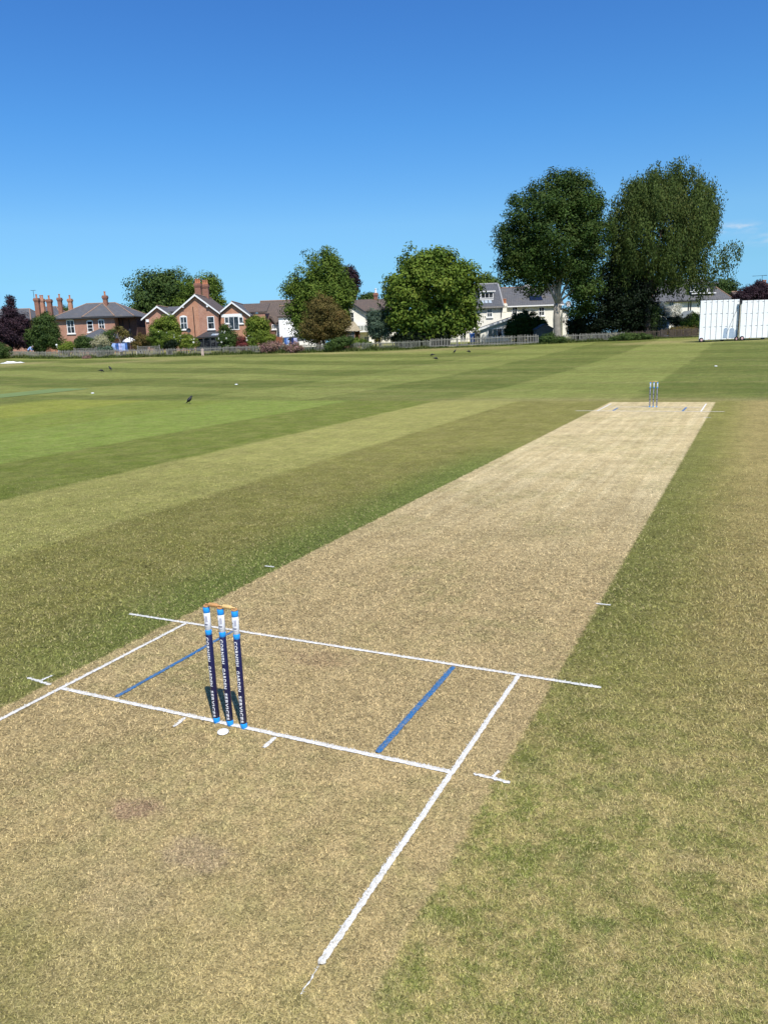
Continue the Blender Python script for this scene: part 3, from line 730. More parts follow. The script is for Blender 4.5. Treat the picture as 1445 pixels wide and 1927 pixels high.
tree('garden_tree', 'leafy mid green garden tree right of the purple plum tree', 'tree', (85, 668), 98,
     [(85, 620, 24, 26), (72, 640, 20, 24), (100, 635, 16, 22), (88, 600, 14, 10)], LM['dgreen'], .12, 652, leaf=.22, clump=.5, cd=34)
tree('spreading_tree', 'wide dark green domed tree rising behind the brick gable houses', 'tree', (310, 650), 142,
     [(292, 562, 52, 42), (328, 548, 48, 34), (270, 580, 34, 34), (300, 535, 40, 22), (340, 580, 40, 30)], LM['dgreen'], .5, 620, leaf=.5, clump=1.5, cd=34)
tree('ash_tree', 'lighter green open tree behind the brick chimneys', 'tree', (378, 650), 136,
     [(382, 545, 34, 28), (350, 575, 28, 30), (402, 562, 20, 24), (395, 530, 18, 12), (412, 575, 8, 12)], LM['ash'], .4, 620, leaf=.42, clump=1.2, cd=32, gap=.1)
tree('young_tree', 'small dark green rounded tree between the pavilion and the chestnut', 'tree', (714, 655), 92,
     [(714, 605, 22, 30), (706, 618, 18, 20), (726, 615, 14, 24), (700, 600, 10, 12)], LM['blueg'], .1, 640, leaf=.18, clump=.42, cd=34)
tree('purple_plum', 'wide dark purple tree behind the white sight screen', 'tree', (1432, 620), 104,
     [(1425, 552, 34, 16), (1450, 548, 30, 18), (1400, 560, 24, 12), (1432, 535, 10, 8), (1480, 555, 30, 20), (1440, 575, 50, 24)], LM['purple'], .2, 590, leaf=.26, clump=.55, cd=34)
for (u, v, ru, rv, D, lb, mt_) in ((918, 528, 22, 14, 150, 'distant green treetop over the slate roof between chestnut and beech', 'ash'), (686, 560, 8, 8, 150, 'distant dark treetop left of the small white chimney', 'dgreen'), (699, 556, 7, 9, 152, 'distant pointed treetop beside the small white chimney', 'dgreen'), (1364, 538, 22, 15, 150, 'distant green dome of a tree behind the grey roof at right', 'dgreen'), (262, 590, 18, 12, 146, 'distant low green tree at the foot of the wide domed tree', 'dgreen'), (118, 583, 10, 7, 150, 'distant dark green treetop between the brick chimneys', 'dgreen')):
    tree('distant_tree', lb, 'tree', (u, 640), D, [(u, v, ru, rv), (u-ru*.3, v+rv, ru*.9, rv), (u+ru*.3, v+rv*1.2, ru*.8, rv)], LM[mt_], .3, v+rv*1.5, leaf=.45, clump=1.0, cd=26, ntips=3, group='distant trees over the roofs')

# ------------------------------------------------------------------ houses
BRICK = brickmat('red_brick', (.38, .165, .105), (.45, .225, .15), (.40, .33, .27)); BRICKO = brickmat('orange_brick', (.45, .19, .105), (.51, .25, .15), (.40, .32, .25))
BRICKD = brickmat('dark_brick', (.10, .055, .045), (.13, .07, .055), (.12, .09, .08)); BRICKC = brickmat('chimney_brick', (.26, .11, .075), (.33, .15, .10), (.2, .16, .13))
REND = mat('cream_render', (.84, .81, .71), .85, .05, 1.2); RENDW = mat('white_render', (.85, .84, .81), .85, .05, 1.2)
SLATE = roofmat('grey_slate', (.105, .108, .115), (.135, .135, .14), .22, (.16, .13, .09)); SLATEB = roofmat('blue_slate', (.085, .092, .105), (.11, .115, .13), .22, (.12, .12, .11))
TILE = roofmat('brown_tile', (.115, .088, .072), (.15, .11, .085), .25, (.10, .085, .06)); TILER = roofmat('red_tile', (.20, .10, .07), (.25, .13, .09), .25, (.14, .10, .07))
WTRIM = mat('white_paint', (.80, .80, .78), .5, .04, 5, spec=.4); GLASS = None
mt, k, b = newmat('window_glass'); b.inputs['Base Color'].default_value = (.018, .022, .028, 1); b.inputs['Roughness'].default_value = .06; b.inputs['Specular IOR Level'].default_value = .6; GLASS = mt
co = k.new('ShaderNodeTexCoord').outputs['Object']; k.L.new(k.mix(k.sm(k.noise(co, 1.7, 2.0), .45, .62), (.012, .015, .020), (.07, .075, .08)), b.inputs['Base Color'])
DARKM = mat('dark_grey_metal', (.035, .040, .045), .5, .15, 5, spec=.4); CLAY = mat('clay_pot', (.45, .19, .10), .8, .2, 6); STONE = mat('stone_ridge', (.30, .19, .13), .85, .25, 5)
BLACKM = mat('black_metal', (.015, .015, .017), .5, .1, 8); BROWNW = mat('brown_wood', (.16, .08, .045), .8, .25, 5); GREYW = mat('grey_wood', (.25, .24, .22), .85, .3, 5)
PANEL = mat('solar_glass', (.012, .016, .035), .12, .2, 6, spec=.6); PIPE = mat('black_pipe', (.03, .03, .03), .5, .1, 6)
class House:
    def __init__(s, name, label, D, u, cat='house', group=None):
        s.D = D; X = bgx(u, D); s.z0 = gz(X, D)-.35
        s.t = thing(name, label, cat, (X, D, s.z0), 'street', group)
    def x(s, u, v=620): return bgx(u, s.D, v)
    def z(s, v, u): return bgz(v, s.D, u)
    def wall(s, x0, x1, z1, dep, mt, name='wall', y0=None, gable=None, z0=None):
        y0 = s.D if y0 is None else y0; z0 = s.z0 if z0 is None else z0; mb = MB()
        if gable:
            xa, za = gable
            mb.prism([(x0, y0, z0), (x1, y0, z0), (x1, y0, z1), (xa, y0, za), (x0, y0, z1)], (0, dep, 0))
        else: mb.box(x0, x1, y0, y0+dep, z0, z1)
        return mb.build(name, mt, s.t)
    def roof_gable_front(s, x0, x1, ze, xa, za, dep, mt, y0=None, ov=.35, th=.16, barge=WTRIM, ze1=None):
        """ridge runs away from the viewer; (x0,ze) and (x1,ze) are the eave tips"""
        y0 = (s.D if y0 is None else y0)-ov; y1 = y0+dep+2*ov; ze1 = ze if ze1 is None else ze1
        mb = MB(); mb.slab([(x0, y0, ze), (xa, y0, za), (xa, y1, za), (x0, y1, ze)], th); mb.slab([(x1, y0, ze1), (x1, y1, ze1), (xa, y1, za), (xa, y0, za)], th)
        r = mb.build('roof', mt, s.t)
        mr = MB(); mr.tube([(xa, y0+.05, za+.02), (xa, y1-.05, za+.02)], .09, 8); mr.build('ridge_tiles', STONE, r)
        if barge:
            w = .21
            for (xe, zz) in ((x0, ze), (x1, ze1)):
                m2 = MB(); m2.prism([(xe, y0-.045, zz-.02), (xa, y0-.045, za-.02), (xa, y0-.045, za-.02-w*1.15), (xe, y0-.045, zz-.02-w)], (0, .04, 0)); m2.build('bargeboard', barge, r)
        return r
    def roof_gable_side(s, x0, x1, ze, zr, dep, mt, y0=None, ov=.3, th=.16):
        """ridge runs left to right"""
        y0 = s.D if y0 is None else y0; ym = y0+dep/2
        mb = MB(); mb.slab([(x0, y0-ov, ze), (x1, y0-ov, ze), (x1, ym, zr), (x0, ym, zr)], th); mb.slab([(x0, ym, zr), (x1, ym, zr), (x1, y0+dep+ov, ze), (x0, y0+dep+ov, ze)], th)
        r = mb.build('roof', mt, s.t)
        mr = MB(); mr.tube([(x0, ym, zr+.02), (x1, ym, zr+.02)], .09, 8); mr.build('ridge_tiles', STONE, r)
        # gable infill so that the ends are closed
        return r
    def roof_hip(s, x0, x1, ze, xr0, xr1, zr, dep, mt, y0=None, ov=.45, hips=STONE):
        y0 = (s.D if y0 is None else y0)-ov; y1 = y0+dep+2*ov; ym = (y0+y1)/2
        A, B, C, Dd = (x0, y0, ze), (x1, y0, ze), (x1, y1, ze), (x0, y1, ze); R0, R1 = (xr0, ym, zr), (xr1, ym, zr)
        mb = MB(); lo = [(q[0], q[1], q[2]-.12) for q in (A, B, C, Dd)]
        mb.add([A, B, C, Dd, R0, R1]+lo, [(0, 1, 5, 4), (1, 2, 5), (2, 3, 4, 5), (3, 0, 4), (0, 6, 7, 1), (1, 7, 8, 2), (2, 8, 9, 3), (3, 9, 6, 0), (9, 8, 7, 6)])
        r = mb.build('roof', mt, s.t)
        m2 = MB()
        for p_, q_ in ((A, R0), (B, R1), (C, R1), (Dd, R0), (R0, R1)): m2.tube([p_, q_], .075, 6)
        m2.build('hip_tiles', hips, r)
        m3 = MB(); m3.box(x0, x1, y0-.05, y0-.005, ze-.20, ze-.05); m3.build('gutter', PIPE, r)
        return r
    def chimney(s, u, vt, vb, wpx, D, mt=None, pots=2, par=None, cap=True, potm=None):
        mt = mt or BRICKC; x = bgx(u, D, vt); w = PXM(wpx, D); zt = bgz(vt, D, u); zb = bgz(vb, D, u)-.5
        d_ = min(w, .75)
        mb = MB(); mb.box(x-w/2, x+w/2, D-d_/2, D+d_/2, zb, zt)
        c = mb.build('chimney', mt, par or s.t)
        if cap:
            for i, (e, z0, z1) in enumerate(((.06, zt-.42, zt-.30), (.12, zt-.297, zt-.15), (.05, zt-.147, zt+.04))):
                pass
            m2 = MB()
            m2.box(x-w/2-.05, x+w/2+.05, D-d_/2-.05, D+d_/2+.05, zt-.45, zt-.30); m2.box(x-w/2-.10, x+w/2+.10, D-d_/2-.10, D+d_/2+.10, zt-.297, zt-.08); m2.box(x-w/2-.05, x+w/2+.05, D-d_/2-.05, D+d_/2+.05, zt-.077, zt+.06)
            cc = m2.build('chimney_cap', mt, c if not par else par)
        for i in range(pots):
            xx = x+(i-(pots-1)/2)*w/max(pots, 1)*.95
            m3 = MB(); m3.lathe([(.15, 0), (.13, .1), (.115, .45), (.15, .5), (.15, .58), (.10, .6)], (xx, D, zt+.05), 12); m3.build('chimney_pot', potm or CLAY, c if not par else par)
        return c
    def window(s, u, v, wpx, hpx, cols=2, rows=2, y=None, sill=True, arch=False, fw=.09, frame=None, name='window', surround=0.0, even=True):
        y = s.D if y is None else y; x = bgx(u, y, v); z = bgz(v, y, u); w = PXM(wpx, y); h = PXM(hpx, y); frame = frame or WTRIM
        mb = MB(); x0, x1, z0, z1 = x-w/2, x+w/2, z-h/2, z+h/2
        F = fw
        mb.box(x0, x0+F, y-.06, y+.02, z0, z1); mb.box(x1-F, x1, y-.06, y+.02, z0, z1)
        mb.box(x0+F, x1-F, y-.06, y+.02, z0, z0+F); mb.box(x0+F, x1-F, y-.06, y+.02, z1-F, z1)
        b_ = F*.62
        for i in range(1, cols):
            xc = x0+F+(x1-x0-2*F)*i/cols; mb.box(xc-b_/2, xc+b_/2, y-.05, y+.01, z0+F, z1-F)
        for j in range(1, rows):
            zc = z0+F+(z1-z0-2*F)*j/rows; mb.box(x0+F, x1-F, y-.047, y+.008, zc-b_/2, zc+b_/2)
        if arch:
            n = 8; pl = [(x0, y-.058, z1)]+[(x0+(x1-x0)*i/n, y-.058, z1+.16*math.sin(math.pi*i/n)) for i in range(1, n)]+[(x1, y-.058, z1)]
            mb.prism(pl, (0, .07, 0))
        f = mb.build(name, frame, s.t)
        m2 = MB(); m2.box(x0+F*.9, x1-F*.9, y-.022, y-.006, z0+F*.9, z1-F*.9); m2.build('pane', GLASS, f)
        if sill:
            m3 = MB(); m3.box(x0-.1, x1+.1, y-.14, y-.003, z0-.12, z0-.003); m3.build('sill', WTRIM, f)
        return f
    def part(s, name, mt, mb, par=None): return mb.build(name, mt, par or s.t)

# 1 brick terrace at the far left, mostly behind the plum tree
h = House('brick_terrace', 'low slate roofed brick terrace with tall chimneys behind the purple plum tree', 124, 30)
zl = bgz(603, 124, 30); h.wall(bgx(-70, 124), bgx(60, 124), zl, 8, BRICK)
r = h.roof_hip(bgx(-75, 124), bgx(66, 124), zl, bgx(-50, 124), bgx(43, 124), bgz(579, 124, 30), 8, SLATE)
h.chimney(69.5, 562, 597, 7.5, 122.5, pots=1); h.chimney(93, 564, 600, 7.5, 123.5, pots=1); h.chimney(79, 563, 585, 7.5, 132, BRICKO, pots=2)
m2 = MB(); ax = bgx(75, 125); za = bgz(546, 125, 75); m2.tube([(ax, 125, bgz(580, 125, 75)), (ax, 125, za)], .03, 6); m2.tube([(ax-.35, 125, za), (ax+.35, 125, za)], .025, 5)
for q in (-.3, -.1, .1, .3): m2.tube([(ax+q, 124.7, za), (ax+q, 125.3, za)], .018, 5)
m2.build('aerial', BLACKM, h.t)
h = House('brick_cottage', 'slate roofed brick cottage with two slim chimneys behind the hipped brick house', 131, 95)
zl = bgz(605, 131, 90); h.wall(bgx(58, 131), bgx(122, 131), zl, 8, BRICK); h.roof_hip(bgx(54, 131), bgx(128, 131), zl, bgx(66, 131), bgx(96, 131), bgz(575, 131, 80), 8, SLATEB)
h.chimney(112.5, 561, 598, 6.5, 129.5, pots=1); h.chimney(132, 563, 592, 6.5, 130.5, BRICKO, pots=1)
# 2 hipped brick house
D = 112; h = House('hipped_brick_house', 'square red brick house with hipped slate roof and white sash windows', D, 165)
zl = bgz(598, D, 165); x0, xm, x1 = bgx(109, D), bgx(220, D), bgx(255, D)
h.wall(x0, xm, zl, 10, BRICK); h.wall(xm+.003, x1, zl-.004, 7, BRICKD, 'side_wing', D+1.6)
r = h.roof_hip(bgx(101, D), bgx(259, D), zl+.05, bgx(147, D), bgx(203, D), bgz(571, D+5, 175), 10, SLATE)
# front hip on the right wing
zr = bgz(571, D+3.0, 200); A = (bgx(162, D), D-.5, zl+.12); B = (bgx(223, D), D-.5, zl+.12); T = (bgx(199, D+3), D+3.4, zr+.12); Bk = (bgx(199, D+6), D+7, zr+.12)
m2 = MB(); m2.add([A, B, T, (A[0]+.3, D+5, zl+.5), (B[0]-.3, D+5, zl+.5), Bk], [(0, 1, 2), (0, 2, 5, 3), (1, 4, 5, 2), (0, 3, 4, 1), (3, 5, 4)]); q = m2.build('front_hip', SLATE, r)
m2 = MB(); m2.tube([A, T], .08, 6); m2.tube([B, T], .08, 6); m2.build('hip_tiles', STONE, r)
h.chimney(198, 557, 572, 7, D+4, pots=1)
h.window(134, 615, 14, 24, 2, 2, arch=True); h.window(170.5, 614.5, 11, 20, 1, 3, arch=True); h.window(192, 611.5, 11, 18, 2, 2, arch=True)
for u in (229, 235, 247):
    m2 = MB(); xx = bgx(u, D+1.5); m2.tube([(xx, D+1.52, h.z0), (xx, D+1.52, zl-.3)], .06, 6); m2.build('drainpipe', PIPE, h.t)
D2 = 106; h = House('slate_outbuilding', 'low outbuilding with a pyramid slate roof in front of the hipped brick house', D2, 182, 'outbuilding')
zl = bgz(637, D2, 180); h.wall(bgx(152, D2), bgx(216, D2), zl, 4.5, BRICK); h.roof_hip(bgx(148, D2), bgx(220, D2), zl, bgx(181, D2), bgx(184, D2), bgz(618, D2+2, 182), 4.5, SLATEB)
# 3 small gable and brown house behind
h = House('tiled_brick_house', 'low brown tiled house glimpsed between the hipped house and the small gable', 124, 262)
zl = bgz(612, 124, 260); h.wall(bgx(240, 124), bgx(292, 124), zl, 6, BRICK); h.roof_gable_side(bgx(238, 124), bgx(294, 124), zl, bgz(592, 127, 262), 6, TILER)
D = 111; h = House('small_gable_house', 'smaller brick gable house with white bargeboards left of the chimneyed gable', D, 297)
xa, za = bgx(296.5, D, 575), bgz(575.5, D, 296); xe0, ze = bgx(267, D, 599), bgz(599, D, 268); xe1 = 2*xa-xe0
h.wall(xe0+.45, xe1-.45, ze+.1, 9, BRICK, gable=(xa, za-.25)); r = h.roof_gable_front(xe0, xe1, ze-.1, xa, za, 9, SLATE)
m2 = MB(); m2.box(bgx(282, D)-.2, bgx(282, D)+.2, D-.18, D-.003, bgz(606, D, 282), bgz(601, D, 282)); m2.build('alarm_box', WTRIM, h.t)
# rear cross roof joining it to the main gable
m2 = MB(); zc = bgz(577, D+5, 320); m2.slab([(xa+.2, D+2.2, ze+.9), (bgx(352, D), D+2.2, ze+.9), (bgx(352, D), D+5.2, zc), (xa+.2, D+5.2, zc)], .15); m2.build('rear_roof', SLATE, h.t)
# 4 main gable
D = 107; h = House('chimneyed_gable_house', 'tall red brick gable house with two big brick chimneys and white bargeboards', D, 367)
xa, za = bgx(367.5, D, 553), bgz(553.5, D, 367); xe0, ze0 = bgx(318, D, 597), bgz(597, D, 318); xe1 = bgx(415, D, 588); ze1 = bgz(588.5, D, 415)
mb = MB(); mb.prism([(xe0+.5, D, h.z0), (xa+.25, D, h.z0), (xa+.25, D, za-.5), (xa, D, za-.3), (xe0+.5, D, ze0+.3)], (0, 10, 0)); h.part('wall', BRICKO, mb)
mb = MB(); mb.prism([(xa+.253, D, h.z0), (xe1-.4, D, h.z0), (xe1-.4, D, ze1+.2), (xa+.253, D, za-.5)], (0, 10, 0)); h.part('wall', BRICK, mb)
r = h.roof_gable_front(xe0, xe1, ze0, xa, za, 10, TILE, ze1=ze1)
h.chimney(372.5, 534, 556, 10.5, D+4.2, pots=3, mt=BRICKC); h.chimney(386.5, 536, 562, 10.5, D+7.0, pots=3, mt=BRICKC)
h.window(346.5, 608, 13, 23, 2, 2, arch=True); h.window(397.5, 607.5, 13, 23, 1, 2)
m2 = MB(); xx = bgx(365.5, D, 600); m2.tube([(xx, D-.08, h.z0), (xx, D-.08, za-1.6)], .05, 6); m2.build('drainpipe', PIPE, h.t)
m2 = MB(); m2.lathe([(.05, 0), (.25, .06), (.32, .14), (.31, .15), (.24, .08), (.04, .03)], (0, 0, 0), 14); c_ = np.array([bgx(357, D, 622), D-.35, bgz(622, D, 357)]); m2.v = [tuple(c_+np.array([x, -z, y])) for x, y, z in m2.v]; m2.tube([c_, c_+np.array([0, .35, -.05])], .03, 5); m2.build('satellite_dish', DARKM, h.t)
for (u, v) in ((345, 574), (391, 573)):
    m2 = MB(); m2.box(bgx(u, D, v)-.12, bgx(u, D, v)+.12, D-.34, D-.02, bgz(v, D, u)-.35, bgz(v, D, u)-.1); m2.build('eave_bracket', WTRIM, h.t)
Dc = 103.5; m2 = MB(); xl, xr = bgx(369, Dc), bgx(415, Dc); zt = bgz(624, Dc+3, 390); zb = bgz(634, Dc, 390)
c = House('conservatory', 'dark grey lean-to conservatory with glazed roof under the tall brick gable', Dc, 392, 'conservatory')
m2.slab([(xl, Dc, zb), (xr, Dc, zb), (xr, Dc+3.3, zt), (xl+.7, Dc+3.3, zt)], .14); rf = m2.build('roof', DARKM, c.t)
m2 = MB(); sx = bgx(400, Dc)-.2; m2.slab([(sx-.1, Dc+.8, zb+.235*(zt-zb)+.03), (sx+.8, Dc+.8, zb+.235*(zt-zb)+.03), (sx+.8, Dc+1.7, zb+.5*(zt-zb)+.05), (sx-.1, Dc+1.7, zb+.5*(zt-zb)+.05)], .03); m2.build('skylight', mat('sky_glass', (.35, .42, .48), .1, .1, 4, spec=.6), rf)
m2 = MB()
for u in (371, 383, 396, 406, 414): xx = bgx(u, Dc); m2.box(xx-.07, xx+.07, Dc+.05, Dc+.2, c.z0, zb-.1)
m2.box(xl, xr, Dc+.052, Dc+.198, c.z0, c.z0+.9); m2.build('frame', DARKM, c.t)
m2 = MB(); m2.box(xl+.1, xr-.1, Dc+.21, Dc+.23, c.z0+.9, zb-.15); m2.build('glazing', GLASS, c.t)
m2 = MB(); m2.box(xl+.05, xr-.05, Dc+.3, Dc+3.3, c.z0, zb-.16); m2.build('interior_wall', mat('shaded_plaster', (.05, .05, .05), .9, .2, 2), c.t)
# 5 gable with french doors
D = 108; h = House('balcony_gable_house', 'orange brick gable house with white upstairs french doors', D, 440)
xa, za = bgx(437, D, 568), bgz(567.5, D, 437); xe0, ze0 = bgx(409.5, D, 590), bgz(590, D, 410); xe1, ze1 = bgx(472, D, 594), bgz(592.5, D, 471)
h.wall(xe0+.35, xe1-.4, min(ze0, ze1)+.15, 10, BRICKO, gable=(xa, za-.3)); r = h.roof_gable_front(xe0, xe1, ze0-.05, xa, za, 10, SLATE, ze1=ze1-.05)
m2 = MB(); x0, x1 = bgx(420.5, D), bgx(459, D); m2.box(x0, x1, D-.05, D-.003, bgz(596.5, D, 440), bgz(590.5, D, 440)); m2.build('lintel', WTRIM, h.t)
h.window(427, 602.5, 8, 12, 1, 1, sill=True); h.window(454, 602.5, 8, 12, 1, 1); f = h.window(440.5, 607.5, 19, 25, 2, 1, sill=False, name='french_door')
m2 = MB(); zr_ = bgz(571, D+7, 480); m2.slab([(bgx(452, D), D+3, ze1+.5), (bgx(500, D), D+3, ze1+.5), (bgx(500, D), D+7, zr_), (bgx(448, D), D+7, zr_)], .15); m2.build('rear_roof', TILE, h.t)
h.wall(bgx(455, D), bgx(496, D), ze1+.3, 7, BRICK, 'rear_wing', D+3.2)
# 6 brown tiled house with white walls
D = 114; h = House('brown_roof_house', 'white walled house with big plain brown tiled roof left of the tall pointed tree', D, 540)
zl = bgz(607, D, 520); h.wall(bgx(488, D), bgx(600, D), zl, 10, RENDW); r = h.roof_gable_side(bgx(485, D), bgx(604, D), zl, bgz(566, D+5, 520), 10, TILE)
m2 = MB(); A = (bgx(500, D-1), D-1, bgz(612, D-1, 500)); B = (bgx(523, D-1), D-1, A[2]); T = (bgx(511, D-1), D-1, bgz(595, D-1, 511)); m2.slab([A, T, (T[0], D+3.2, T[2]), (A[0], D+3.2, A[2])], .12); m2.slab([B, (B[0], D+3.2, B[2]), (T[0], D+3.2, T[2]), T], .12); m2.build('small_gable_roof', TILE, r)
mb = MB(); mb.prism([(A[0]+.3, D-.7, h.z0), (B[0]-.3, D-.7, h.z0), (B[0]-.3, D-.7, A[2]-.05), (T[0], D-.7, T[2]-.2), (A[0]+.3, D-.7, A[2]-.05)], (0, .69, 0)); h.part('porch_wall', TILER, mb)
h.window(516, 615, 8, 9, 2, 1, y=D-.7)
D = 107; h = House('white_annexe', 'low white annexe behind the russet tree with washing hung in front', D, 560)
zl = bgz(628, D, 560); h.wall(bgx(528, D), bgx(608, D), zl, 5, RENDW); m2 = MB(); m2.slab([(bgx(526, D), D-.4, zl-.5), (bgx(610, D), D-.4, zl-.1), (bgx(610, D), D+5.4, zl+.6), (bgx(526, D), D+5.4, zl+.3)], .12); m2.build('roof', SLATEB, h.t)
h.window(547, 640, 6, 8, 1, 1); h.window(533.5, 642, 4, 9, 1, 1, sill=False)
h = House('tall_white_house', 'narrow tall white house wall just left of the tall pointed tree', 110, 545)
zl = bgz(595, 110, 545); h.wall(bgx(527, 110), bgx(575, 110), zl, 5, RENDW); h.roof_gable_side(bgx(525, 110), bgx(577, 110), zl, bgz(575, 112, 545), 5, TILE); h.window(537, 622, 3, 13, 1, 2, sill=False)
# 7 white house with veranda
D = 108; h = House('white_gable_house', 'white gabled house with brown tiled roof and small chimney left of the chestnut', D, 695)
xa = bgx(660, D, 570); za = bgz(568, D, 660); zl = bgz(592, D, 695); xe1 = bgx(697, D, 592); xe0 = 2*xa-xe1
h.wall(xe0+.4, xe1-.35, zl+.1, 9, REND, gable=(xa, za-.3)); r = h.roof_gable_front(xe0, xe1, zl-.05, xa, za, 9, SLATEB, barge=DARKM)
h.wall(xe1-.347, bgx(748, D), bgz(590, D, 720), 7, REND, 'side_wing', D+1.5); m2 = MB(); zr_ = bgz(563, D+5, 700); ze_ = bgz(584, D+1, 710)
m2.slab([(bgx(668, D), D+1, ze_), (bgx(752, D), D+1, ze_), (bgx(752, D), D+5, zr_), (bgx(664, D), D+5, zr_)], .16); m2.slab([(bgx(664, D), D+5, zr_), (bgx(752, D), D+5, zr_), (bgx(752, D), D+9, ze_), (bgx(668, D), D+9, ze_)], .16); r2 = m2.build('roof', TILE, h.t)
h.chimney(707, 552, 565, 7, D+5, pots=1, potm=RENDW)
h.window(661, 598, 11, 20, 2, 2); h.window(690, 640, 9, 14, 2, 2, sill=False)
m2 = MB(); y_ = D-1.6; x0, x1 = bgx(668, y_), bgx(702, y_); zt, zb = bgz(612, y_, 690), bgz(623, y_, 690)
for i in range(7): xx = x0+(x1-x0)*i/6; m2.box(xx-.05, xx+.05, y_, y_+.08, zb, zt)
m2.box(x0, x1, y_-.01, y_+.09, zt, zt+.12); m2.box(x0, x1, y_-.01, y_+1.59, zb-.12, zb)
for xx in (x0+.1, x1-.1): m2.box(xx-.07, xx+.07, y_+.002, y_+.078, h.z0, zb-.12)
m2.build('veranda', WTRIM, h.t)
m2 = MB(); m2.box(x0+.05, x1-.05, y_+.03, y_+.05, zb+.05, zt-.05); m2.build('veranda_glazing', mat('milky_glass', (.30, .32, .28), .25, .15, 3), h.t)
Dp = 96; h = House('garden_pavilion', 'brown timber garden pavilion with pale shingled roof beside the russet tree', Dp, 661, 'pavilion')
zl = bgz(623, Dp, 660); zt = bgz(605, Dp, 663); m2 = MB(); xa0, xa1 = bgx(641, Dp), bgx(680, Dp); xt0, xt1 = bgx(658, Dp), bgx(668, Dp)
m2.add([(xa0, Dp-.3, zl), (xa1, Dp-.3, zl), (xa1, Dp+2.7, zl), (xa0, Dp+2.7, zl), (xt0, Dp+.9, zt), (xt1, Dp+.9, zt), (xt1, Dp+1.5, zt), (xt0, Dp+1.5, zt)], [(0, 1, 5, 4), (1, 2, 6, 5), (2, 3, 7, 6), (3, 0, 4, 7), (4, 5, 6, 7), (3, 2, 1, 0)])
m2.build('roof', roofmat('pale_shingle', (.36, .31, .21), (.44, .38, .27), .16, (.30, .26, .18)), h.t)
m2 = MB()
for xx in (xa0+.25, bgx(652, Dp), bgx(668, Dp), xa1-.25): m2.box(xx-.08, xx+.08, Dp, Dp+.16, h.z0, zl-.02)
m2.box(xa0+.2, xa1-.2, Dp+.01, Dp+.15, h.z0, h.z0+.85); m2.box(xa0+.2, xa1-.2, Dp+2.3, Dp+2.4, h.z0, zl-.02); m2.build('timber_frame', BROWNW, h.t)
h.window(660, 631, 14, 12, 3, 2, y=Dp+.03, sill=False, fw=.05, name='glazed_screen', frame=GREYW)
# 8 white house with dormer
D = 104; h = House('dormer_white_house', 'white rendered house with slate roof and white dormer between chestnut and beech', D, 885)
zl = bgz(577, D, 925); x0, x1 = bgx(808, D), bgx(946, D); h.wall(x0, x1, zl, 8, REND)
zr_ = bgz(534, D+4, 925); m2 = MB(); ym = D+4.0
A, B = (x0-.3, D-.35, zl), (x1+.05, D-.35, zl); R0, R1 = (bgx(850, D), ym, zr_), (bgx(937, ym), ym, zr_); C_, D_ = (x1+.05, D+8.35, zl), (x0-.3, D+8.35, zl)
m2.add([A, B, C_, D_, R0, R1], [(0, 1, 5, 4), (1, 2, 5), (2, 3, 4, 5), (3, 0, 4), (3, 2, 1, 0)]); r = m2.build('roof', SLATEB, h.t)
m2 = MB(); m2.tube([B, R1], .11, 6); m2.tube([R0, R1], .1, 6); m2.build('hip_tiles', mat('grey_ridge', (.3, .3, .3), .8, .15, 5), r)
m2 = MB(); m2.box(x0-.3, x1+.05, D-.42, D-.352, zl-.18, zl+.02); m2.build('gutter', GREYW, r)
yd = D+.9; m2 = MB(); dx0, dx1 = bgx(903.5, yd), bgx(928.5, yd); zt, zb = bgz(549.5, yd, 915), bgz(562.5, yd, 915); m2.box(dx0-.15, dx1+.25, yd-.2, yd+2.4, zt, zt+.14); m2.box(dx0, dx1, yd, yd+2.3, zb-.3, zt-.002); dm_ = m2.build('dormer', WTRIM, r)
h.window(916, 556, 23, 10.5, 3, 1, y=yd, sill=False, name='dormer_window'); 
for i in range(3):
    zc = bgz(570, D+.7, 912); xx = bgx(907.5+i*7.2, D+.5, 570); sl_ = (zr_-zl)/4.35; yk = D+.25
    m2 = MB(); z_ = zl+(yk+.35-D)*sl_+.05; m2.slab([(xx-.18, yk, z_), (xx+.2, yk, z_), (xx+.2, yk+.5, z_+.5*sl_), (xx-.18, yk+.5, z_+.5*sl_)], .05); m2.build('skylight', MATS['sky_glass'], r)
h.window(921, 589, 10, 15, 2, 2); h.window(871, 631.5, 11, 18, 2, 2, sill=False); h.window(830, 631, 8, 15, 1, 3, sill=False)
m2 = MB(); m2.tube([(bgx(897, D), D-.08, h.z0), (bgx(897, D), D-.08, bgz(590, D, 897)), ], .045, 6); m2.tube([(bgx(943, D), D-.08, zl-.1), (bgx(942.5, D), D-.08, bgz(597, D, 943))], .05, 6); m2.build('drainpipe', PIPE, h.t)
De = 100.5; h = House('white_extension', 'white single storey extension with sloping roof and three pane window', De, 930, 'extension')
xa, xb = bgx(903.5, De), bgx(962, De); za_, zb_ = bgz(617, De, 900), bgz(596, De, 956)
mb = MB(); mb.prism([(xa, De, h.z0), (xb, De, h.z0), (xb, De, zb_-.18), (xa, De, za_-.15)], (0, 3.3, 0)); h.part('wall', REND, mb)
m2 = MB(); m2.slab([(xa-.5, De-.3, za_-.17), (xb+.15, De-.3, zb_), (xb+.15, De+3.35, zb_), (xa-.5, De+3.35, za_-.17)], .12); r = m2.build('roof', SLATEB, h.t)
m2 = MB(); m2.prism([(xa-.5, De-.335, za_-.17), (xb+.15, De-.335, zb_), (xb+.15, De-.335, zb_-.26), (xa-.5, De-.335, za_-.43)], (0, .03, 0)); m2.build('bargeboard', WTRIM, r)
h.window(930.8, 626.5, 27, 16.5, 3, 1, fw=.1)
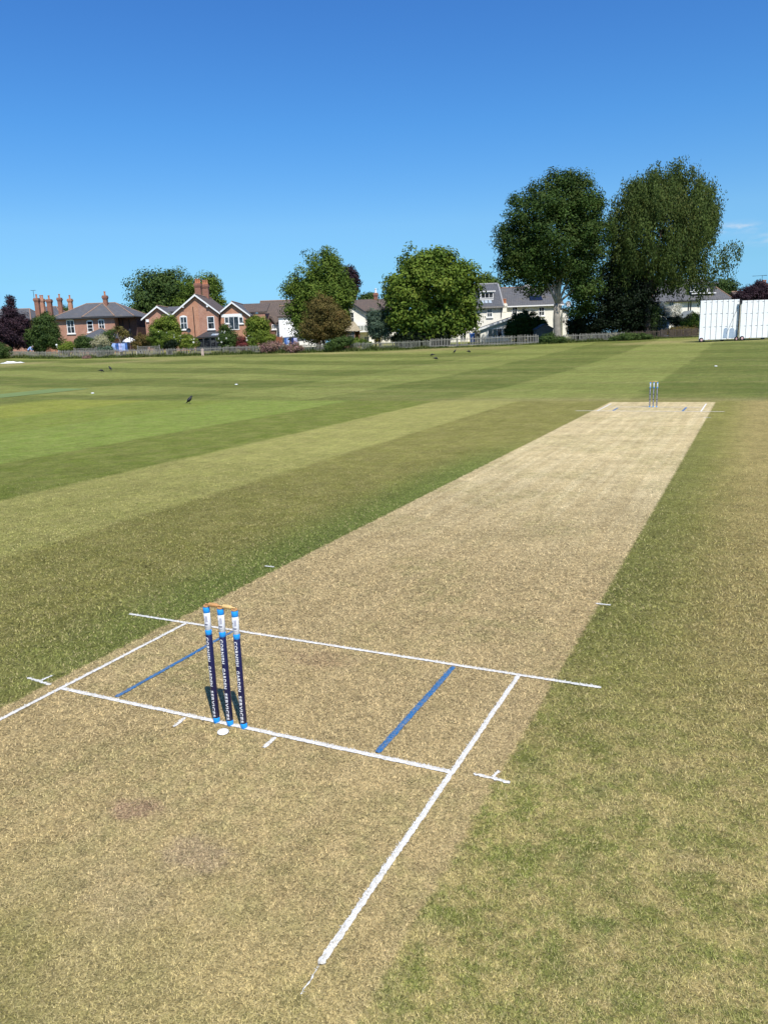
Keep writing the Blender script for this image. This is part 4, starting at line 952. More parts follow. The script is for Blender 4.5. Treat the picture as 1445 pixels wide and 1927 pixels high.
m2 = MB(); m2.box(xa-.42, xa-.004, De+.5, De+3.2, h.z0, za_-.75); m2.build('side_wall', mat('grey_stone', (.22, .19, .16), .9, .3, 4), h.t)
# 9 long white house
D = 105.5; h = House('long_white_house', 'long cream house behind the beech trunk with dark roof and solar panels', D, 1005)
zl = bgz(574.5, D, 1000); x0, x1 = bgx(946.5, D), bgx(1056, D); h.wall(x0+.003, x1, zl, 8, REND); r = h.roof_gable_side(x0+.1, x1+.2, zl, bgz(540, D+4, 1000), 8, SLATE)
h.wall(x1+.003, bgx(1066, D), bgz(583, D, 1060), 6, REND, 'end_wing', D-.6); m2 = MB(); m2.slab([(x1+.05, D-.9, bgz(580, D, 1058)), (bgx(1067.5, D), D-.9, bgz(584, D, 1066)), (bgx(1067.5, D), D+5.6, bgz(584, D, 1066)), (x1+.05, D+5.6, bgz(580, D, 1058))], .1); m2.build('end_roof', SLATE, h.t)
m2 = MB(); m2.box(x0, x1+.2, D-.4, D-.305, zl-.16, zl+.0); m2.build('gutter', WTRIM, r)
h.chimney(991, 536, 558, 8, D+4, RENDW, pots=1, potm=RENDW); h.chimney(948.5, 572, 580, 7, D-.2, REND, pots=2)
for u in (948.5,): m2 = MB(); xx = bgx(u, D); m2.box(xx-.28, xx+.28, D-.42, D-.004, h.z0, bgz(573, D, u)); m2.build('party_wall', REND, h.t)
h.window(968, 584, 10, 16, 2, 2); h.window(1018.5, 586, 11, 16, 2, 2)
sl_ = (bgz(540, D+4, 1000)-zl)/4.3
for i in range(3):
    xx = bgx(995.5+i*8, D+1.2, 562); y_ = D+.7; z_ = zl+(y_+.3-D)*sl_+.08; m2 = MB(); m2.slab([(xx, y_, z_), (xx+.56, y_, z_), (xx+.56, y_+1.1, z_+1.1*sl_), (xx, y_+1.1, z_+1.1*sl_)], .05); m2.build('solar_panel', PANEL, r)
m2 = MB(); c_ = np.array([bgx(1065.5, D, 572.5), D-.9, bgz(572.5, D, 1065)]); m2.lathe([(.05, 0), (.26, .05), (.38, .13), (.37, .15), (.25, .07), (.04, .03)], (0, 0, 0), 16); m2.v = [tuple(c_+np.array([x, -z, y])) for x, y, z in m2.v]; m2.tube([c_, c_+np.array([.1, .3, -.7]), c_+np.array([.05, .3, -1.0])], .035, 6); m2.build('satellite_dish', mat('pale_grey_plastic', (.5, .5, .5), .5, .1, 5), h.t)
# 10 white house at the right
D = 110; h = House('white_terrace_house', 'white house with grey dormered roof behind the drooping tree at right', D, 1280)
zl = bgz(566, D, 1270); x0, x1 = bgx(1222, D), bgx(1318, D); h.wall(x0, x1, zl, 9, REND)
r = h.roof_hip(bgx(1215, D), bgx(1372, D), zl, bgx(1262, D), bgx(1342, D), bgz(524, D+4, 1335), 9, SLATE)
h.wall(x1+.003, bgx(1362, D), zl-.003, 8, BRICKD, 'slate_hung_wall', D+.4)
yd = D+.45; dx0, dx1 = bgx(1297, yd), bgx(1340, yd); zt, zb = bgz(535, yd, 1318), bgz(551, yd, 1318); m2 = MB(); m2.box(dx0, dx1, yd, yd+3.0, zb-.2, zt); m2.box(dx0-.2, dx1+.3, yd-.25, yd+3.1, zt+.002, zt+.15); m2.build('dormer', SLATE, r)
for u in (1301.5, 1310, 1318, 1327): h.window(u, 543, 7.5, 12, 1, 1, y=yd, sill=False, fw=.1, name='dormer_window')
m2 = MB(); m2.box(dx0-.1, dx1+.1, yd-.12, yd-.003, zb-.14, zb-.0); m2.build('dormer_ledge', WTRIM, r)
for u in (1243.5, 1291.5, 1295.5): m2 = MB(); xx = bgx(u, D); m2.tube([(xx, D-.08, h.z0), (xx, D-.08, zl-.1)], .06, 6); m2.build('drainpipe', PIPE, h.t)
h.window(1262, 575, 10, 15, 2, 2, sill=False)
Dc = 102; h = House('greenhouse', 'small glass roofed lean-to in front of the white house at right', Dc, 1296, 'greenhouse'); zb, zt = bgz(601, Dc, 1290), bgz(585, Dc+2, 1296)
m2 = MB(); m2.slab([(bgx(1280, Dc), Dc, zb), (bgx(1300, Dc), Dc, zt), (bgx(1300, Dc), Dc+3, zt), (bgx(1280, Dc), Dc+3, zb)], .06); m2.slab([(bgx(1300, Dc), Dc, zt), (bgx(1316, Dc), Dc, zb), (bgx(1316, Dc), Dc+3, zb), (bgx(1300, Dc), Dc+3, zt)], .06); m2.build('roof', MATS['milky_glass'], h.t)
mb = MB(); mb.prism([(bgx(1281.5, Dc), Dc+.1, h.z0), (bgx(1314.5, Dc), Dc+.1, h.z0), (bgx(1314.5, Dc), Dc+.1, zb-.1), (bgx(1300, Dc), Dc+.1, zt-.12), (bgx(1281.5, Dc), Dc+.1, zb-.1)], (0, 2.8, 0)); h.part('wall', GREYW, mb)
h = House('chimney_house', 'house with a red brick chimney and tiled roof behind the wide purple tree', 120, 1440)
zl = bgz(570, 120, 1440); h.wall(bgx(1395, 120), bgx(1520, 120), zl, 8, BRICK); h.roof_gable_side(bgx(1392, 120), bgx(1525, 120), zl, bgz(547, 124, 1440), 8, TILE); h.chimney(1437, 535, 552, 8, 122, BRICKO, pots=2)
m2 = MB(); ax = bgx(1432, 123, 520); za = bgz(519, 123, 1432); m2.tube([(ax+.6, 124, bgz(555, 124, 1437)), (ax+.6, 124, za+.1)], .03, 5); m2.tube([(ax-.9, 124, za+.05), (ax+1.3, 124, za+.12)], .025, 5)
for q in np.linspace(-.8, 1.2, 8): m2.tube([(ax+q, 123.7, za+.06), (ax+q, 124.3, za+.1)], .015, 4)
m2.build('aerial', BLACKM, h.t)

# ------------------------------------------------------------------ boundary fence and verge
FENCE = [(-60, 101), (18, 97), (60, 93.5), (108, 91), (180, 89.6), (258, 88.6), (420, 89), (500, 88), (620, 86.8), (810, 86.5), (1012, 86.2), (1060, 87), (1175, 86.6), (1240, 87.4), (1318, 86.6), (1500, 88)]
FU = np.array([f[0] for f in FENCE], float); FD = np.array([f[1] for f in FENCE], float)
def fpt(u):
    D = float(np.interp(u, FU, FD)); X = bgx(u, D, 650); return np.array([X, D, gz(X, D)])
PICK = {'grey': mat('weathered_grey_pale', (.215, .205, .18), .9, .3, 6), 'pale': mat('silvered_pale', (.255, .245, .21), .9, .25, 6), 'dark': mat('dark_brown_pale', (.085, .065, .05), .9, .3, 6), 'mid': mat('mossy_pale', (.20, .20, .16), .9, .35, 5)}
def fence(label, u0, u1, hgt, mt_, pw=.055, step=.145):
    p0 = fpt((u0+u1)/2); t = thing('picket_fence', label, 'fence', p0, 'street', 'picket fences along the boundary')
    us = np.linspace(u0, u1, 60); P = np.array([fpt(u) for u in us]); L = np.concatenate([[0], np.cumsum(np.hypot(*(np.diff(P[:, :2], axis=0).T)))])
    at = lambda s: np.array([np.interp(s, L, P[:, i]) for i in range(3)])
    n = int(L[-1]/step); mp = MB()
    for i in range(n):
        s = (i+.5)*step; q = at(s); hh = hgt*rng.uniform(.93, 1.04); lean = rng.normal()*.02
        if rng.random() < .03: continue
        w = pw/2; y = q[1]
        mp.prism([(q[0]-w, y-.012, q[2]-.1), (q[0]+w, y-.012, q[2]-.1), (q[0]+w+lean, y-.012, q[2]+hh-.05), (q[0]+lean, y-.012, q[2]+hh), (q[0]-w+lean, y-.012, q[2]+hh-.05)], (0, .022, 0))
    mp.build('picket_panel', mt_, t)
    for f in (.22, .78):
        mr = MB(); k_ = np.linspace(0, L[-1], 14)
        mr.tube([at(s)+np.array([0, .045, hgt*f]) for s in k_], .035, 4); mr.build('rail', mt_, t)
    m_ = max(2, int(round(L[-1]/2.7)))
    for i in range(m_+1):
        q = at(L[-1]*i/m_); mo = MB(); mo.box(q[0]-.05, q[0]+.05, q[1]+.083, q[1]+.183, q[2]-.3, q[2]+hgt-.12); mo.build('post', mt_, t)
    return t
fence('weathered picket fence half hidden by weeds at the far left', -60, 107, .85, PICK['mid'])
fence('grey picket fence in front of the hipped brick house', 109, 257, .95, PICK['grey'])
fence('grey picket fence in front of the chimneyed brick gables', 259, 419, .9, PICK['grey'])
fence('grey picket fence in front of the orange gable house', 421, 506, .95, PICK['grey'])
fence('dark picket fence behind the pink shrubs near the russet tree', 508, 625, .95, PICK['mid'])
fence('mossy picket fence between the pavilion and the chestnut tree', 627, 808, .95, PICK['mid'])
fence('open pale picket fence in front of the dormer white house', 810, 1012, 1.1, PICK['pale'], .055, .17)
fence('silvery picket fence right of the beech trunk', 1060, 1174, .95, PICK['pale'])
fence('overgrown dark picket fence under the drooping tree', 1176, 1239, .95, PICK['dark'])
fence('dark brown paling fence left of the sight screen', 1241, 1500, 1.0, PICK['dark'], .08, .12)
# long grass and weeds at the foot of the fence
WEED = leafmat('long_grass', (.055, .085, .018), (.130, .165, .040), (.22, .20, .08), .3)
PROF = [(-60, .55), (20, .5), (108, .42), (118, .42), (258, .40), (330, .46), (480, .42), (560, .5), (640, .6), (800, .42), (825, .2), (1000, .16), (1050, .45), (1120, .36), (1230, .3), (1270, .12), (1500, .12)]
nb = 26000; u = rng.uniform(-60, 1500, nb); D_ = np.interp(u, FU, FD); hp = np.interp(u, [p[0] for p in PROF], [p[1] for p in PROF])
wv = .5+.5*np.sin(u*.11+1.3*np.sin(u*.037)+2)*np.sin(u*.043); hp = hp*(.55+.75*wv)
d_ = np.array([ray(uu, 650.0) for uu in np.linspace(-60, 1500, 400)]); ratio = np.interp(u, np.linspace(-60, 1500, 400), (d_[:, :2]@RH)/(d_[:, :2]@FH))
off = -np.abs(rng.normal(size=nb))*.38+.1; X = ratio*D_+rng.normal(size=nb)*.05; Y = D_+off; Z = tz(0, 0, d=np.hypot(X, Y))
hh = hp*rng.uniform(.35, 1.15, nb)*np.exp(-np.maximum(0, -off-.3)*1.4); az = rng.random(nb)*2*math.pi; wd_ = rng.uniform(.015, .05, nb)
lx, ly = np.cos(az)*hh*.4, np.sin(az)*hh*.4; qx, qy = -np.sin(az)*wd_, np.cos(az)*wd_
Vw = np.stack([np.c_[X+qx, Y+qy, Z-.01], np.c_[X-qx, Y-qy, Z-.01], np.c_[X+lx, Y+ly, Z+hh]], 1)
o0 = fpt(720); ow = npmesh('long_grass', (Vw-o0).reshape(-1, 3), 3, WEED, {'tint': rng.random(nb), 'tone': np.clip(rng.random(nb)*.8+.2*np.sin(u*.05), 0, 1)}, None, W(*o0), ROTZ)
tag(ow, 'unmown long grass and weeds along the foot of the boundary fence', 'long grass', kind='stuff')

# ------------------------------------------------------------------ garden shrubs
shrub('dark green hedge bush at the far left edge of the ground', LM['dgreen'], [(2, 662, 18, 13), (-12, 655, 16, 16)], 95)
shrub('yellow green bush beside the white post near the fence', LM['bright'], [(123, 656, 13, 10), (128, 650, 9, 8)], 92)
shrub('dark green bush between the yellow bush and the cream ball shrub', LM['dgreen'], [(160, 645, 19, 14), (148, 650, 12, 12), (172, 650, 10, 12)], 93.5)
shrub('rounded cream variegated shrub in front of the slate outbuilding', LM['cream'], [(190.5, 644, 16, 12), (186, 648, 12, 9), (197, 647, 11, 10)], 92.5, leaf=.13)
shrub('dark bush right of the cream ball shrub', LM['dgreen'], [(206, 634, 12, 11), (200, 650, 14, 12)], 95)
shrub('small olive bush under the cream ball shrub', LM['blueg'], [(192, 660, 14, 6), (205, 658, 9, 7)], 91.5)
shrub('mixed reddish green bush at the foot of the small brick gable', LM['russet'], [(268, 640, 16, 12), (262, 648, 12, 12), (282, 644, 10, 10)], 94)
shrub('big leafy bush hiding the corner between the two brick gables', LM['bright'], [(314, 612, 22, 17), (298, 622, 14, 14), (328, 622, 12, 16)], 97, leaf=.24, clump=.5)
shrub('wide green bush below the arched window of the chimneyed gable', LM['ash'], [(300, 640, 22, 18), (318, 642, 20, 16)], 94, flowers='white', nflow=10)
shrub('green rose bush with white flowers left of the conservatory', LM['bright'], [(345, 642, 22, 14), (360, 646, 13, 12), (330, 640, 14, 10)], 93, flowers='white', nflow=22)
shrub('near black foliage standing in for the shade of the hollow between bushes in front of the chimneyed gable', LM['yew'], [(323, 650, 13, 10)], 91.5)  # near-black leaves stand in for the shade of an open hollow
shrub('dark green bush with white roses right of the conservatory', LM['dgreen'], [(430, 640, 19, 20), (424, 622, 9, 14), (440, 646, 12, 14)], 94, flowers='white', nflow=14)
shrub('crimson leaved bush in front of the orange gable house', LM['red'], [(455, 647, 9, 11), (462, 652, 8, 8)], 92)
shrub('pale flowering bush right of the crimson bush', LM['ash'], [(472, 646, 12, 12)], 92.5, flowers='white', nflow=18)
shrub('tall light green shrub at the right corner of the orange gable', LM['bright'], [(482, 612, 17, 18), (474, 626, 12, 14), (494, 626, 12, 14), (500, 616, 7, 10)], 96, leaf=.26, clump=.5)
shrub('bright green bush right of the tall light green shrub', LM['bright'], [(496, 636, 20, 13), (510, 638, 10, 9)], 93)
shrub('pink flowering bush leaning over the fence left of the wooden gate', LM['pink'], [(508, 653, 14, 10), (500, 656, 9, 8), (518, 650, 9, 8)], 87.8)
shrub('small pink flowering bush right of the wooden gate', LM['pink'], [(531, 653, 9, 7)], 88.5)
shrub('dusky pink flowering bush left of the russet tree', LM['pink'], [(553, 654, 15, 10), (562, 658, 9, 6)], 87.3)
shrub('tiny pink flower clump at the foot of the fence', LM['pink'], [(161, 673, 6, 3), (168, 672, 4, 3)], 88.8, leaf=.1, clump=.18, stems=False)
shrub('wild green bush below the garden pavilion', LM['dgreen'], [(636, 646, 18, 11), (650, 642, 14, 10), (622, 652, 12, 9)], 86.5)
shrub('leafy low bush right of the pavilion', LM['ash'], [(672, 644, 16, 7), (690, 650, 14, 6)], 88)
shrub('golden yellow bush between the veranda and the chestnut', LM['golden'], [(710, 637, 7, 8), (708, 630, 5, 5)], 97)
shrub('yellow green bush in the shade left of the chestnut trunk', LM['bright'], [(742, 638, 6, 7)], 96)
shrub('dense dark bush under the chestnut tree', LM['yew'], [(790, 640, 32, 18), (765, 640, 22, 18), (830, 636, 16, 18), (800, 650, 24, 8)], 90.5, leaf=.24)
shrub('airy white flowered shrub in front of the dormer white house', LM['white'], [(846, 628, 12, 11), (840, 636, 9, 8)], 96, leaf=.12, gap=.3)
shrub('big dark bush against the long white house', LM['beech'], [(985, 608, 28, 20), (970, 620, 20, 18), (1010, 612, 22, 12), (960, 628, 10, 10), (995, 625, 30, 14)], 98, leaf=.24)
shrub('dark ivy clump at the foot of the beech trunk', LM['dgreen'], [(1040, 638, 20, 9), (1024, 640, 10, 8), (1055, 640, 10, 8)], 86.6)
shrub('rounded olive bush right of the beech trunk', LM['dgreen'], [(1080, 618, 15, 14), (1090, 624, 12, 10)], 93)
shrub('blue green bush behind the silvery fence', LM['blueg'], [(1118, 618, 14, 12), (1106, 622, 9, 10)], 93)
shrub('low dark ground cover bush in front of the fence under the big trees', LM['dgreen'], [(1185, 634, 24, 6), (1160, 638, 16, 5), (1210, 634, 16, 5)], 86.2)
shrub('leafy bush at the foot of the drooping tree', LM['dgreen'], [(1222, 610, 12, 20), (1232, 590, 9, 16), (1218, 630, 14, 10)], 89.5)
shrub('white blossoming shrub in front of the white house at right', LM['white'], [(1258, 590, 18, 13), (1246, 580, 10, 10), (1272, 586, 10, 12)], 97, leaf=.16, gap=.25)
shrub('dark bush below the white blossoming shrub', LM['yew'], [(1268, 604, 18, 8), (1288, 604, 14, 10)], 95)
shrub('olive green bush beside the sight screen', LM['ash'], [(1300, 610, 16, 10), (1312, 614, 12, 12), (1308, 598, 8, 8)], 93.5)
shrub('low russet bush behind the dark brown fence', LM['russet'], [(1285, 622, 22, 7), (1262, 624, 12, 6)], 90)
# palm
Dp = 96; X = bgx(227, Dp, 640); z0 = gz(X, Dp); t = thing('cabbage_palm', 'spiky cabbage palm with two yellowish heads left of the lamp post', 'palm', (X, Dp, z0))
PAL = leafmat('palm_blades', (.09, .085, .022), (.22, .19, .06), (.32, .24, .09), .2)
m2 = MB(); m2.tube([(X, Dp, z0-.2), (X, Dp, z0+1.6), (bgx(221, Dp, 625), Dp, bgz(626, Dp, 221))], [.16, .13, .1], 8); m2.tube([(X, Dp, z0+1.5), (bgx(236, Dp, 632), Dp, bgz(632, Dp, 236))], [.12, .09], 8); m2.build('trunk', BARK, t, True)
for (u, v, r_) in ((221, 622, 1.05), (236, 629, .85)):
    c = np.array([bgx(u, Dp, v), Dp, bgz(v, Dp, u)]); n = 150; d = rng.normal(size=(n, 3)); d[:, 2] = d[:, 2]*.7+.35; d /= np.linalg.norm(d, axis=1)[:, None]
    a = np.cross(d, rng.normal(size=(n, 3))); a /= np.linalg.norm(a, axis=1)[:, None]; L = r_*rng.uniform(.7, 1.1, n)[:, None]
    md = c+d*L*.55; tp = c+d*L+np.array([0, 0, -.3])*L
    Vv = np.stack([np.broadcast_to(c, (n, 3)), md+a*.045, tp, md-a*.045], 1).reshape(-1, 3)
    npmesh('leaf_head', Vv-ORIG[t.name], 4, PAL, {'tint': rng.random(n), 'tone': rng.random(n)}, t)

# ------------------------------------------------------------------ garden things
def at_(u, v, D): X = bgx(u, D, v); return np.array([X, D, gz(X, D)])
# trellis panels
for (u0, u1, vt, vb, D, lb) in ((138, 180, 655, 668, 91.2, 'grey trellis panel standing behind the fence right of the yellow bush'), (258, 299, 651, 663, 90.6, 'grey trellis panel behind the fence below the small brick gable')):
    c = at_((u0+u1)/2, 660, D); t = thing('trellis', lb, 'trellis', c); xa, xb = bgx(u0, D), bgx(u1, D); zt = bgz(vt, D, (u0+u1)/2); zb = c[2]+.1
    m2 = MB()
    for i in range(15): x = xa+(xb-xa)*i/14; m2.box(x-.02, x+.02, D, D+.02, zb, zt)
    m2.build('upright_slats', PICK['grey'], t); m2 = MB()
    for i in range(7): z = zb+(zt-zb)*(i+.5)/7; m2.box(xa, xb, D-.022, D-.002, z-.02, z+.02)
    m2.build('cross_slats', PICK['grey'], t)
    for x in (xa, xb): m2 = MB(); m2.box(x-.05, x+.05, D+.022, D+.12, c[2]-.2, zt+.08); m2.build('post', PICK['grey'], t)
# gazebo
D = 97; c = at_(241, 650, D); t = thing('gazebo', 'white peaked garden gazebo behind the rotary washing line', 'gazebo', c)
xa, xb = bgx(222, D), bgx(256, D); ze = bgz(645, D, 240); zt = bgz(634, D, 240); CAN = mat('white_canvas', (.80, .80, .78), .85, .04, 3)
m2 = MB(); xm = (xa+xb)/2; m2.add([(xa, D, ze), (xb, D, ze), (xb, D+2.4, ze), (xa, D+2.4, ze), (xm, D+1.2, zt), (xm, D+1.2, ze+.1)], [(0, 1, 4), (1, 2, 4), (2, 3, 4), (3, 0, 4), (1, 0, 5), (2, 1, 5), (3, 2, 5), (0, 3, 5)]); m2.build('canopy', CAN, t)
for x, y in ((xa+.05, D+.05), (xb-.05, D+.05), (xa+.05, D+2.35), (xb-.05, D+2.35)): m2 = MB(); m2.tube([(x, y, c[2]-.1), (x, y, ze)], .03, 6); m2.build('pole', WTRIM, t)
m2 = MB(); m2.box(xb-.02, xb+.01, D+.1, D+2.3, c[2]+.1, ze); m2.build('side_sheet', CAN, t)
# lamp
D = 94; c = at_(249.5, 664, D); t = thing('lamp_post', 'slim black garden lamp post with lantern right of the gazebo', 'lamp post', c); zt = bgz(617, D, 249)
m2 = MB(); m2.tube([c+np.array([0, 0, -.2]), c+np.array([0, 0, .5]), (c[0], D, zt-.75)], [.07, .05, .04], 8); m2.build('post', BLACKM, t)
m2 = MB(); m2.lathe([(.05, -.75), (.10, -.72), (.17, -.32), (.19, -.30), (.07, -.14), (.02, -.1), (.015, 0)], (c[0], D, zt), 6); m2.build('lantern', BLACKM, t)
# washing
def garment(u, v, D, w, h, col, kind, label, grp, par=None):
    c = np.array([bgx(u, D, v), D, bgz(v, D, u)])
    if kind == 'shirt': pl = [(-.5, -1), (.5, -1), (.5, -.32), (.72, -.5), (.86, -.36), (.5, 0), (.16, 0), (0, -.07), (-.16, 0), (-.5, 0), (-.86, -.36), (-.72, -.5), (-.5, -.32)]
    elif kind == 'trousers': pl = [(-.5, -1), (-.08, -1), (0, -.35), (.08, -1), (.5, -1), (.42, 0), (-.42, 0)]
    else: pl = [(-.5, -1), (.5, -.96), (.52, -.5), (.5, 0), (0, -.04), (-.5, 0), (-.48, -.5)]
    me = bpy.data.meshes.new(kind); bm = bmesh.new()
    vs = [bm.verts.new((x*w, 0, z*h)) for x, z in pl]; f = bm.faces.new(vs); bmesh.ops.triangulate(bm, faces=[f]); bmesh.ops.subdivide_edges(bm, edges=bm.edges[:], cuts=3, use_grid_fill=True)
    ph = rng.random()*6
    for q in bm.verts: q.co.y += .04*math.sin(q.co.x*14+ph)*(-q.co.z/h)+.02*math.sin(q.co.z*9+ph)
    bm.to_mesh(me); bm.free(); me.materials.append(mat('cloth_%s' % col[0], col[1], .9, .12, 6))
    o = bpy.data.objects.new(kind if kind != 'towel' else 'towel', me); COL.objects.link(o); o.location = W(*c); o.rotation_euler[2] = ROTZ+rng.normal()*.25
    sd = o.modifiers.new('solid', 'SOLIDIFY'); sd.thickness = .012
    tag(o, label, kind, grp); return o
D = 92.5; c = at_(229, 662, D); t = thing('rotary_washing_line', 'rotary washing line hung with blue clothes behind the fence', 'washing line', c); zt = bgz(645, D, 229)
m2 = MB(); m2.tube([c-np.array([0, 0, .2]), (c[0], D, zt)], .03, 6); m2.build('pole', GREYW, t)
for a in (0, 1.57, 3.14, 4.71): m2 = MB(); m2.tube([(c[0], D, zt-.25), (c[0]+1.15*math.cos(a+.3), D+1.15*math.sin(a+.3), zt+.12)], .015, 5); m2.build('arm', GREYW, t)
for r_ in (.6, 1.05):
    m2 = MB(); m2.tube([(c[0]+r_*math.cos(a+.3), D+r_*math.sin(a+.3), zt-.25+.32*r_) for a in (0, 1.57, 3.14, 4.71, 6.283)], .006, 4); m2.build('line', GREYW, t)
NV = ('navy', (.02, .035, .13)); LB = ('light_blue', (.30, .42, .70)); LV = ('lavender', (.45, .47, .72)); WH = ('white', (.75, .76, .78)); MB_ = ('mid_blue', (.06, .14, .38)); BK = ('black', (.02, .02, .025))
gl = 'washing on the rotary line'
for (u, v, col, kd, w, h, lb, dd) in ((215, 646, LB, 'shirt', .34, .80, 'pale blue shirt at the left end of the rotary line', -.3), (221, 646, MB_, 'shirt', .36, .85, 'mid blue shirt next to the pale blue one on the rotary line', -.5), (227, 646, LV, 'towel', .42, .95, 'lavender towel in the middle of the rotary line', -.6), (232, 646, LB, 'towel', .36, .92, 'light blue towel right of the lavender one', -.55), (237, 645.5, MB_, 'trousers', .36, .95, 'blue trousers right of the towels on the rotary line', -.4), (241, 645, BK, 'shirt', .34, .80, 'black shirt at the right end of the rotary line', -.1)):
    garment(u, v, D+dd, w, h, col, kd, lb, gl)
D = 93; c = at_(546, 655, D); t = thing('washing_line', 'washing line with dark clothes in front of the white annexe', 'washing line', c); xa, xb = bgx(532, D), bgx(562, D); zt = bgz(635, D, 546)
for x in (xa, xb): m2 = MB(); m2.tube([(x, D, c[2]-.2), (x, D, zt+.05)], .035, 6); m2.build('pole', GREYW, t)
m2 = MB(); m2.tube([(xa, D, zt), ((xa+xb)/2, D, zt-.08), (xb, D, zt)], .008, 4); m2.build('line', GREYW, t)
for (u, col, kd, w, h, lb) in ((537, MB_, 'trousers', .35, .9, 'blue trousers at the left of the annexe washing line'), (541.5, LB, 'shirt', .34, .75, 'pale blue shirt on the annexe washing line'), (546, BK, 'shirt', .36, .8, 'black shirt in the middle of the annexe washing line'), (551, NV, 'trousers', .36, .95, 'navy trousers on the annexe washing line'), (556, LV, 'towel', .4, .8, 'lavender towel at the right of the annexe washing line')):
    garment(u, 635.5, D-.02, w, h, col, kd, lb, 'washing in front of the white annexe')
# gate, bin, posts, sheds
def boards(mb, xa, xb, y, zb, zt, n=6):
    for i in range(n):
        x0 = xa+(xb-xa)*i/n; x1 = xa+(xb-xa)*(i+1)/n; mb.box(x0+.006, x1-.006, y, y+.03, zb, zt+.02*rng.random())
D = 92; c = at_(526, 655, D); t = thing('wooden_gate', 'red brown boarded gate between the pink bushes and the white annexe', 'gate', c); xa, xb = bgx(522, D), bgx(530, D); zt = bgz(634, D, 526)
REDW = mat('red_brown_wood', (.24, .085, .04), .8, .25, 5); m2 = MB(); boards(m2, xa, xb, D, c[2]+.05, zt, 5); m2.build('board_panel', REDW, t)
m2 = MB(); m2.box(xa, xb, D+.032, D+.07, zt-.35, zt-.25); m2.box(xa, xb, D+.032, D+.07, c[2]+.25, c[2]+.35); m2.build('braces', REDW, t)
for x in (xa-.06, xb+.06): m2 = MB(); m2.box(x-.05, x+.05, D, D+.1, c[2]-.2, zt+.1); m2.build('post', REDW, t)
D = 99; c = at_(888, 640, D); t = thing('wheelie_bin', 'tall bright blue wheelie bin against the dormer white house', 'bin', c); BLU = mat('blue_plastic', (.03, .13, .45), .45, .1, 6)
zt = c[2]+1.1; m2 = MB(); a = [(c[0]-.24, D-.28), (c[0]+.24, D-.28), (c[0]+.24, D+.28), (c[0]-.24, D+.28)]; b2 = [(x+(x-c[0])*.2, y+(y-D)*.2) for x, y in a]
m2.add([(x, y, c[2]+.06) for x, y in a]+[(x, y, zt-.08) for x, y in b2], [(3, 2, 1, 0), (4, 5, 6, 7), (0, 1, 5, 4), (1, 2, 6, 5), (2, 3, 7, 6), (3, 0, 4, 7)]); m2.build('body', BLU, t)
m2 = MB(); m2.prism([(c[0]-.31, D-.38, zt-.075), (c[0]-.31, D+.36, zt-.075), (c[0]-.31, D+.36, zt+.06), (c[0]-.31, D-.38, zt-.02)], (.62, 0, 0)); m2.build('lid', BLU, t)
for x in (-.2, .2): m2 = MB(); m2.tube([(c[0]+x-.03, D+.28, c[2]+.1), (c[0]+x+.03, D+.28, c[2]+.1)], .1, 12); m2.build('wheel', BLACKM, t)
D = 92.6; c = at_(111, 668, D); m2 = MB(); m2.tube([c-np.array([0, 0, .2]), c+np.array([.05, 0, .9]), c+np.array([-.1, 0, 1.45])], [.07, .06, .05], 8); m2.lathe([(.02, 0), (.11, .04), (.13, .12), (.06, .2), (.01, .22)], c+np.array([-.1, 0, 1.40]), 10)
tag(m2.build('post', WTRIM, loc=(0, 0, 0)), 'white leaning garden post left of the yellow green bush', 'post'); o = bpy.data.objects[[q.name for q in COL.objects if q.name.startswith('post') and q.parent is None][-1]]; o.location = W(0, 0, 0); o.rotation_euler[2] = ROTZ
D = 88.3; c = at_(382, 668, D); m2 = MB(); m2.box(c[0]-.14, c[0]+.14, D-.05, D+.05, c[2]-.2, c[2]+.62); m2.prism([(c[0]-.19, D-.08, c[2]+.623), (c[0]+.19, D-.08, c[2]+.623), (c[0], D-.08, c[2]+.78)], (0, .16, 0))
o = m2.build('marker_post', mat('pale_pink_wood', (.50, .38, .32), .8, .15, 6), loc=(0, 0, 0)); o.location = W(0, 0, 0); o.rotation_euler[2] = ROTZ; tag(o, 'short pale wooden marker post standing at the fence below the conservatory', 'post')
for (u0, u1, vt, ve, D, mt_, lb) in ((1010, 1040, 610, 618, 94, mat('shed_boards', (.16, .15, .14), .85, .25, 4), 'weathered grey garden shed left of the beech trunk'), (1236, 1257, 599, 606, 92, mat('blue_shed_boards', (.16, .21, .26), .8, .2, 4), 'blue grey garden shed behind the leafy bush at right')):
    c = at_((u0+u1)/2, 640, D); t = thing('garden_shed', lb, 'shed', c); xa, xb = bgx(u0, D), bgx(u1, D); ze = bgz(ve, D, (u0+u1)/2); za = bgz(vt, D, (u0+u1)/2); xm = (xa+xb)/2
    m2 = MB(); m2.prism([(xa, D, c[2]-.2), (xb, D, c[2]-.2), (xb, D, ze), (xm, D, za), (xa, D, ze)], (0, 2.2, 0)); m2.build('wall', mt_, t)
    m2 = MB(); m2.slab([(xa-.15, D-.15, ze-.08), (xm, D-.15, za+.06), (xm, D+2.35, za+.06), (xa-.15, D+2.35, ze-.08)], .05); m2.slab([(xb+.15, D-.15, ze-.08), (xb+.15, D+2.35, ze-.08), (xm, D+2.35, za+.06), (xm, D-.15, za+.06)], .05); m2.build('roof', SLATEB, t)
    m2 = MB(); boards(m2, xm-.4, xm+.4, D-.04, c[2], c[2]+1.75, 6); m2.build('door', mt_, t)
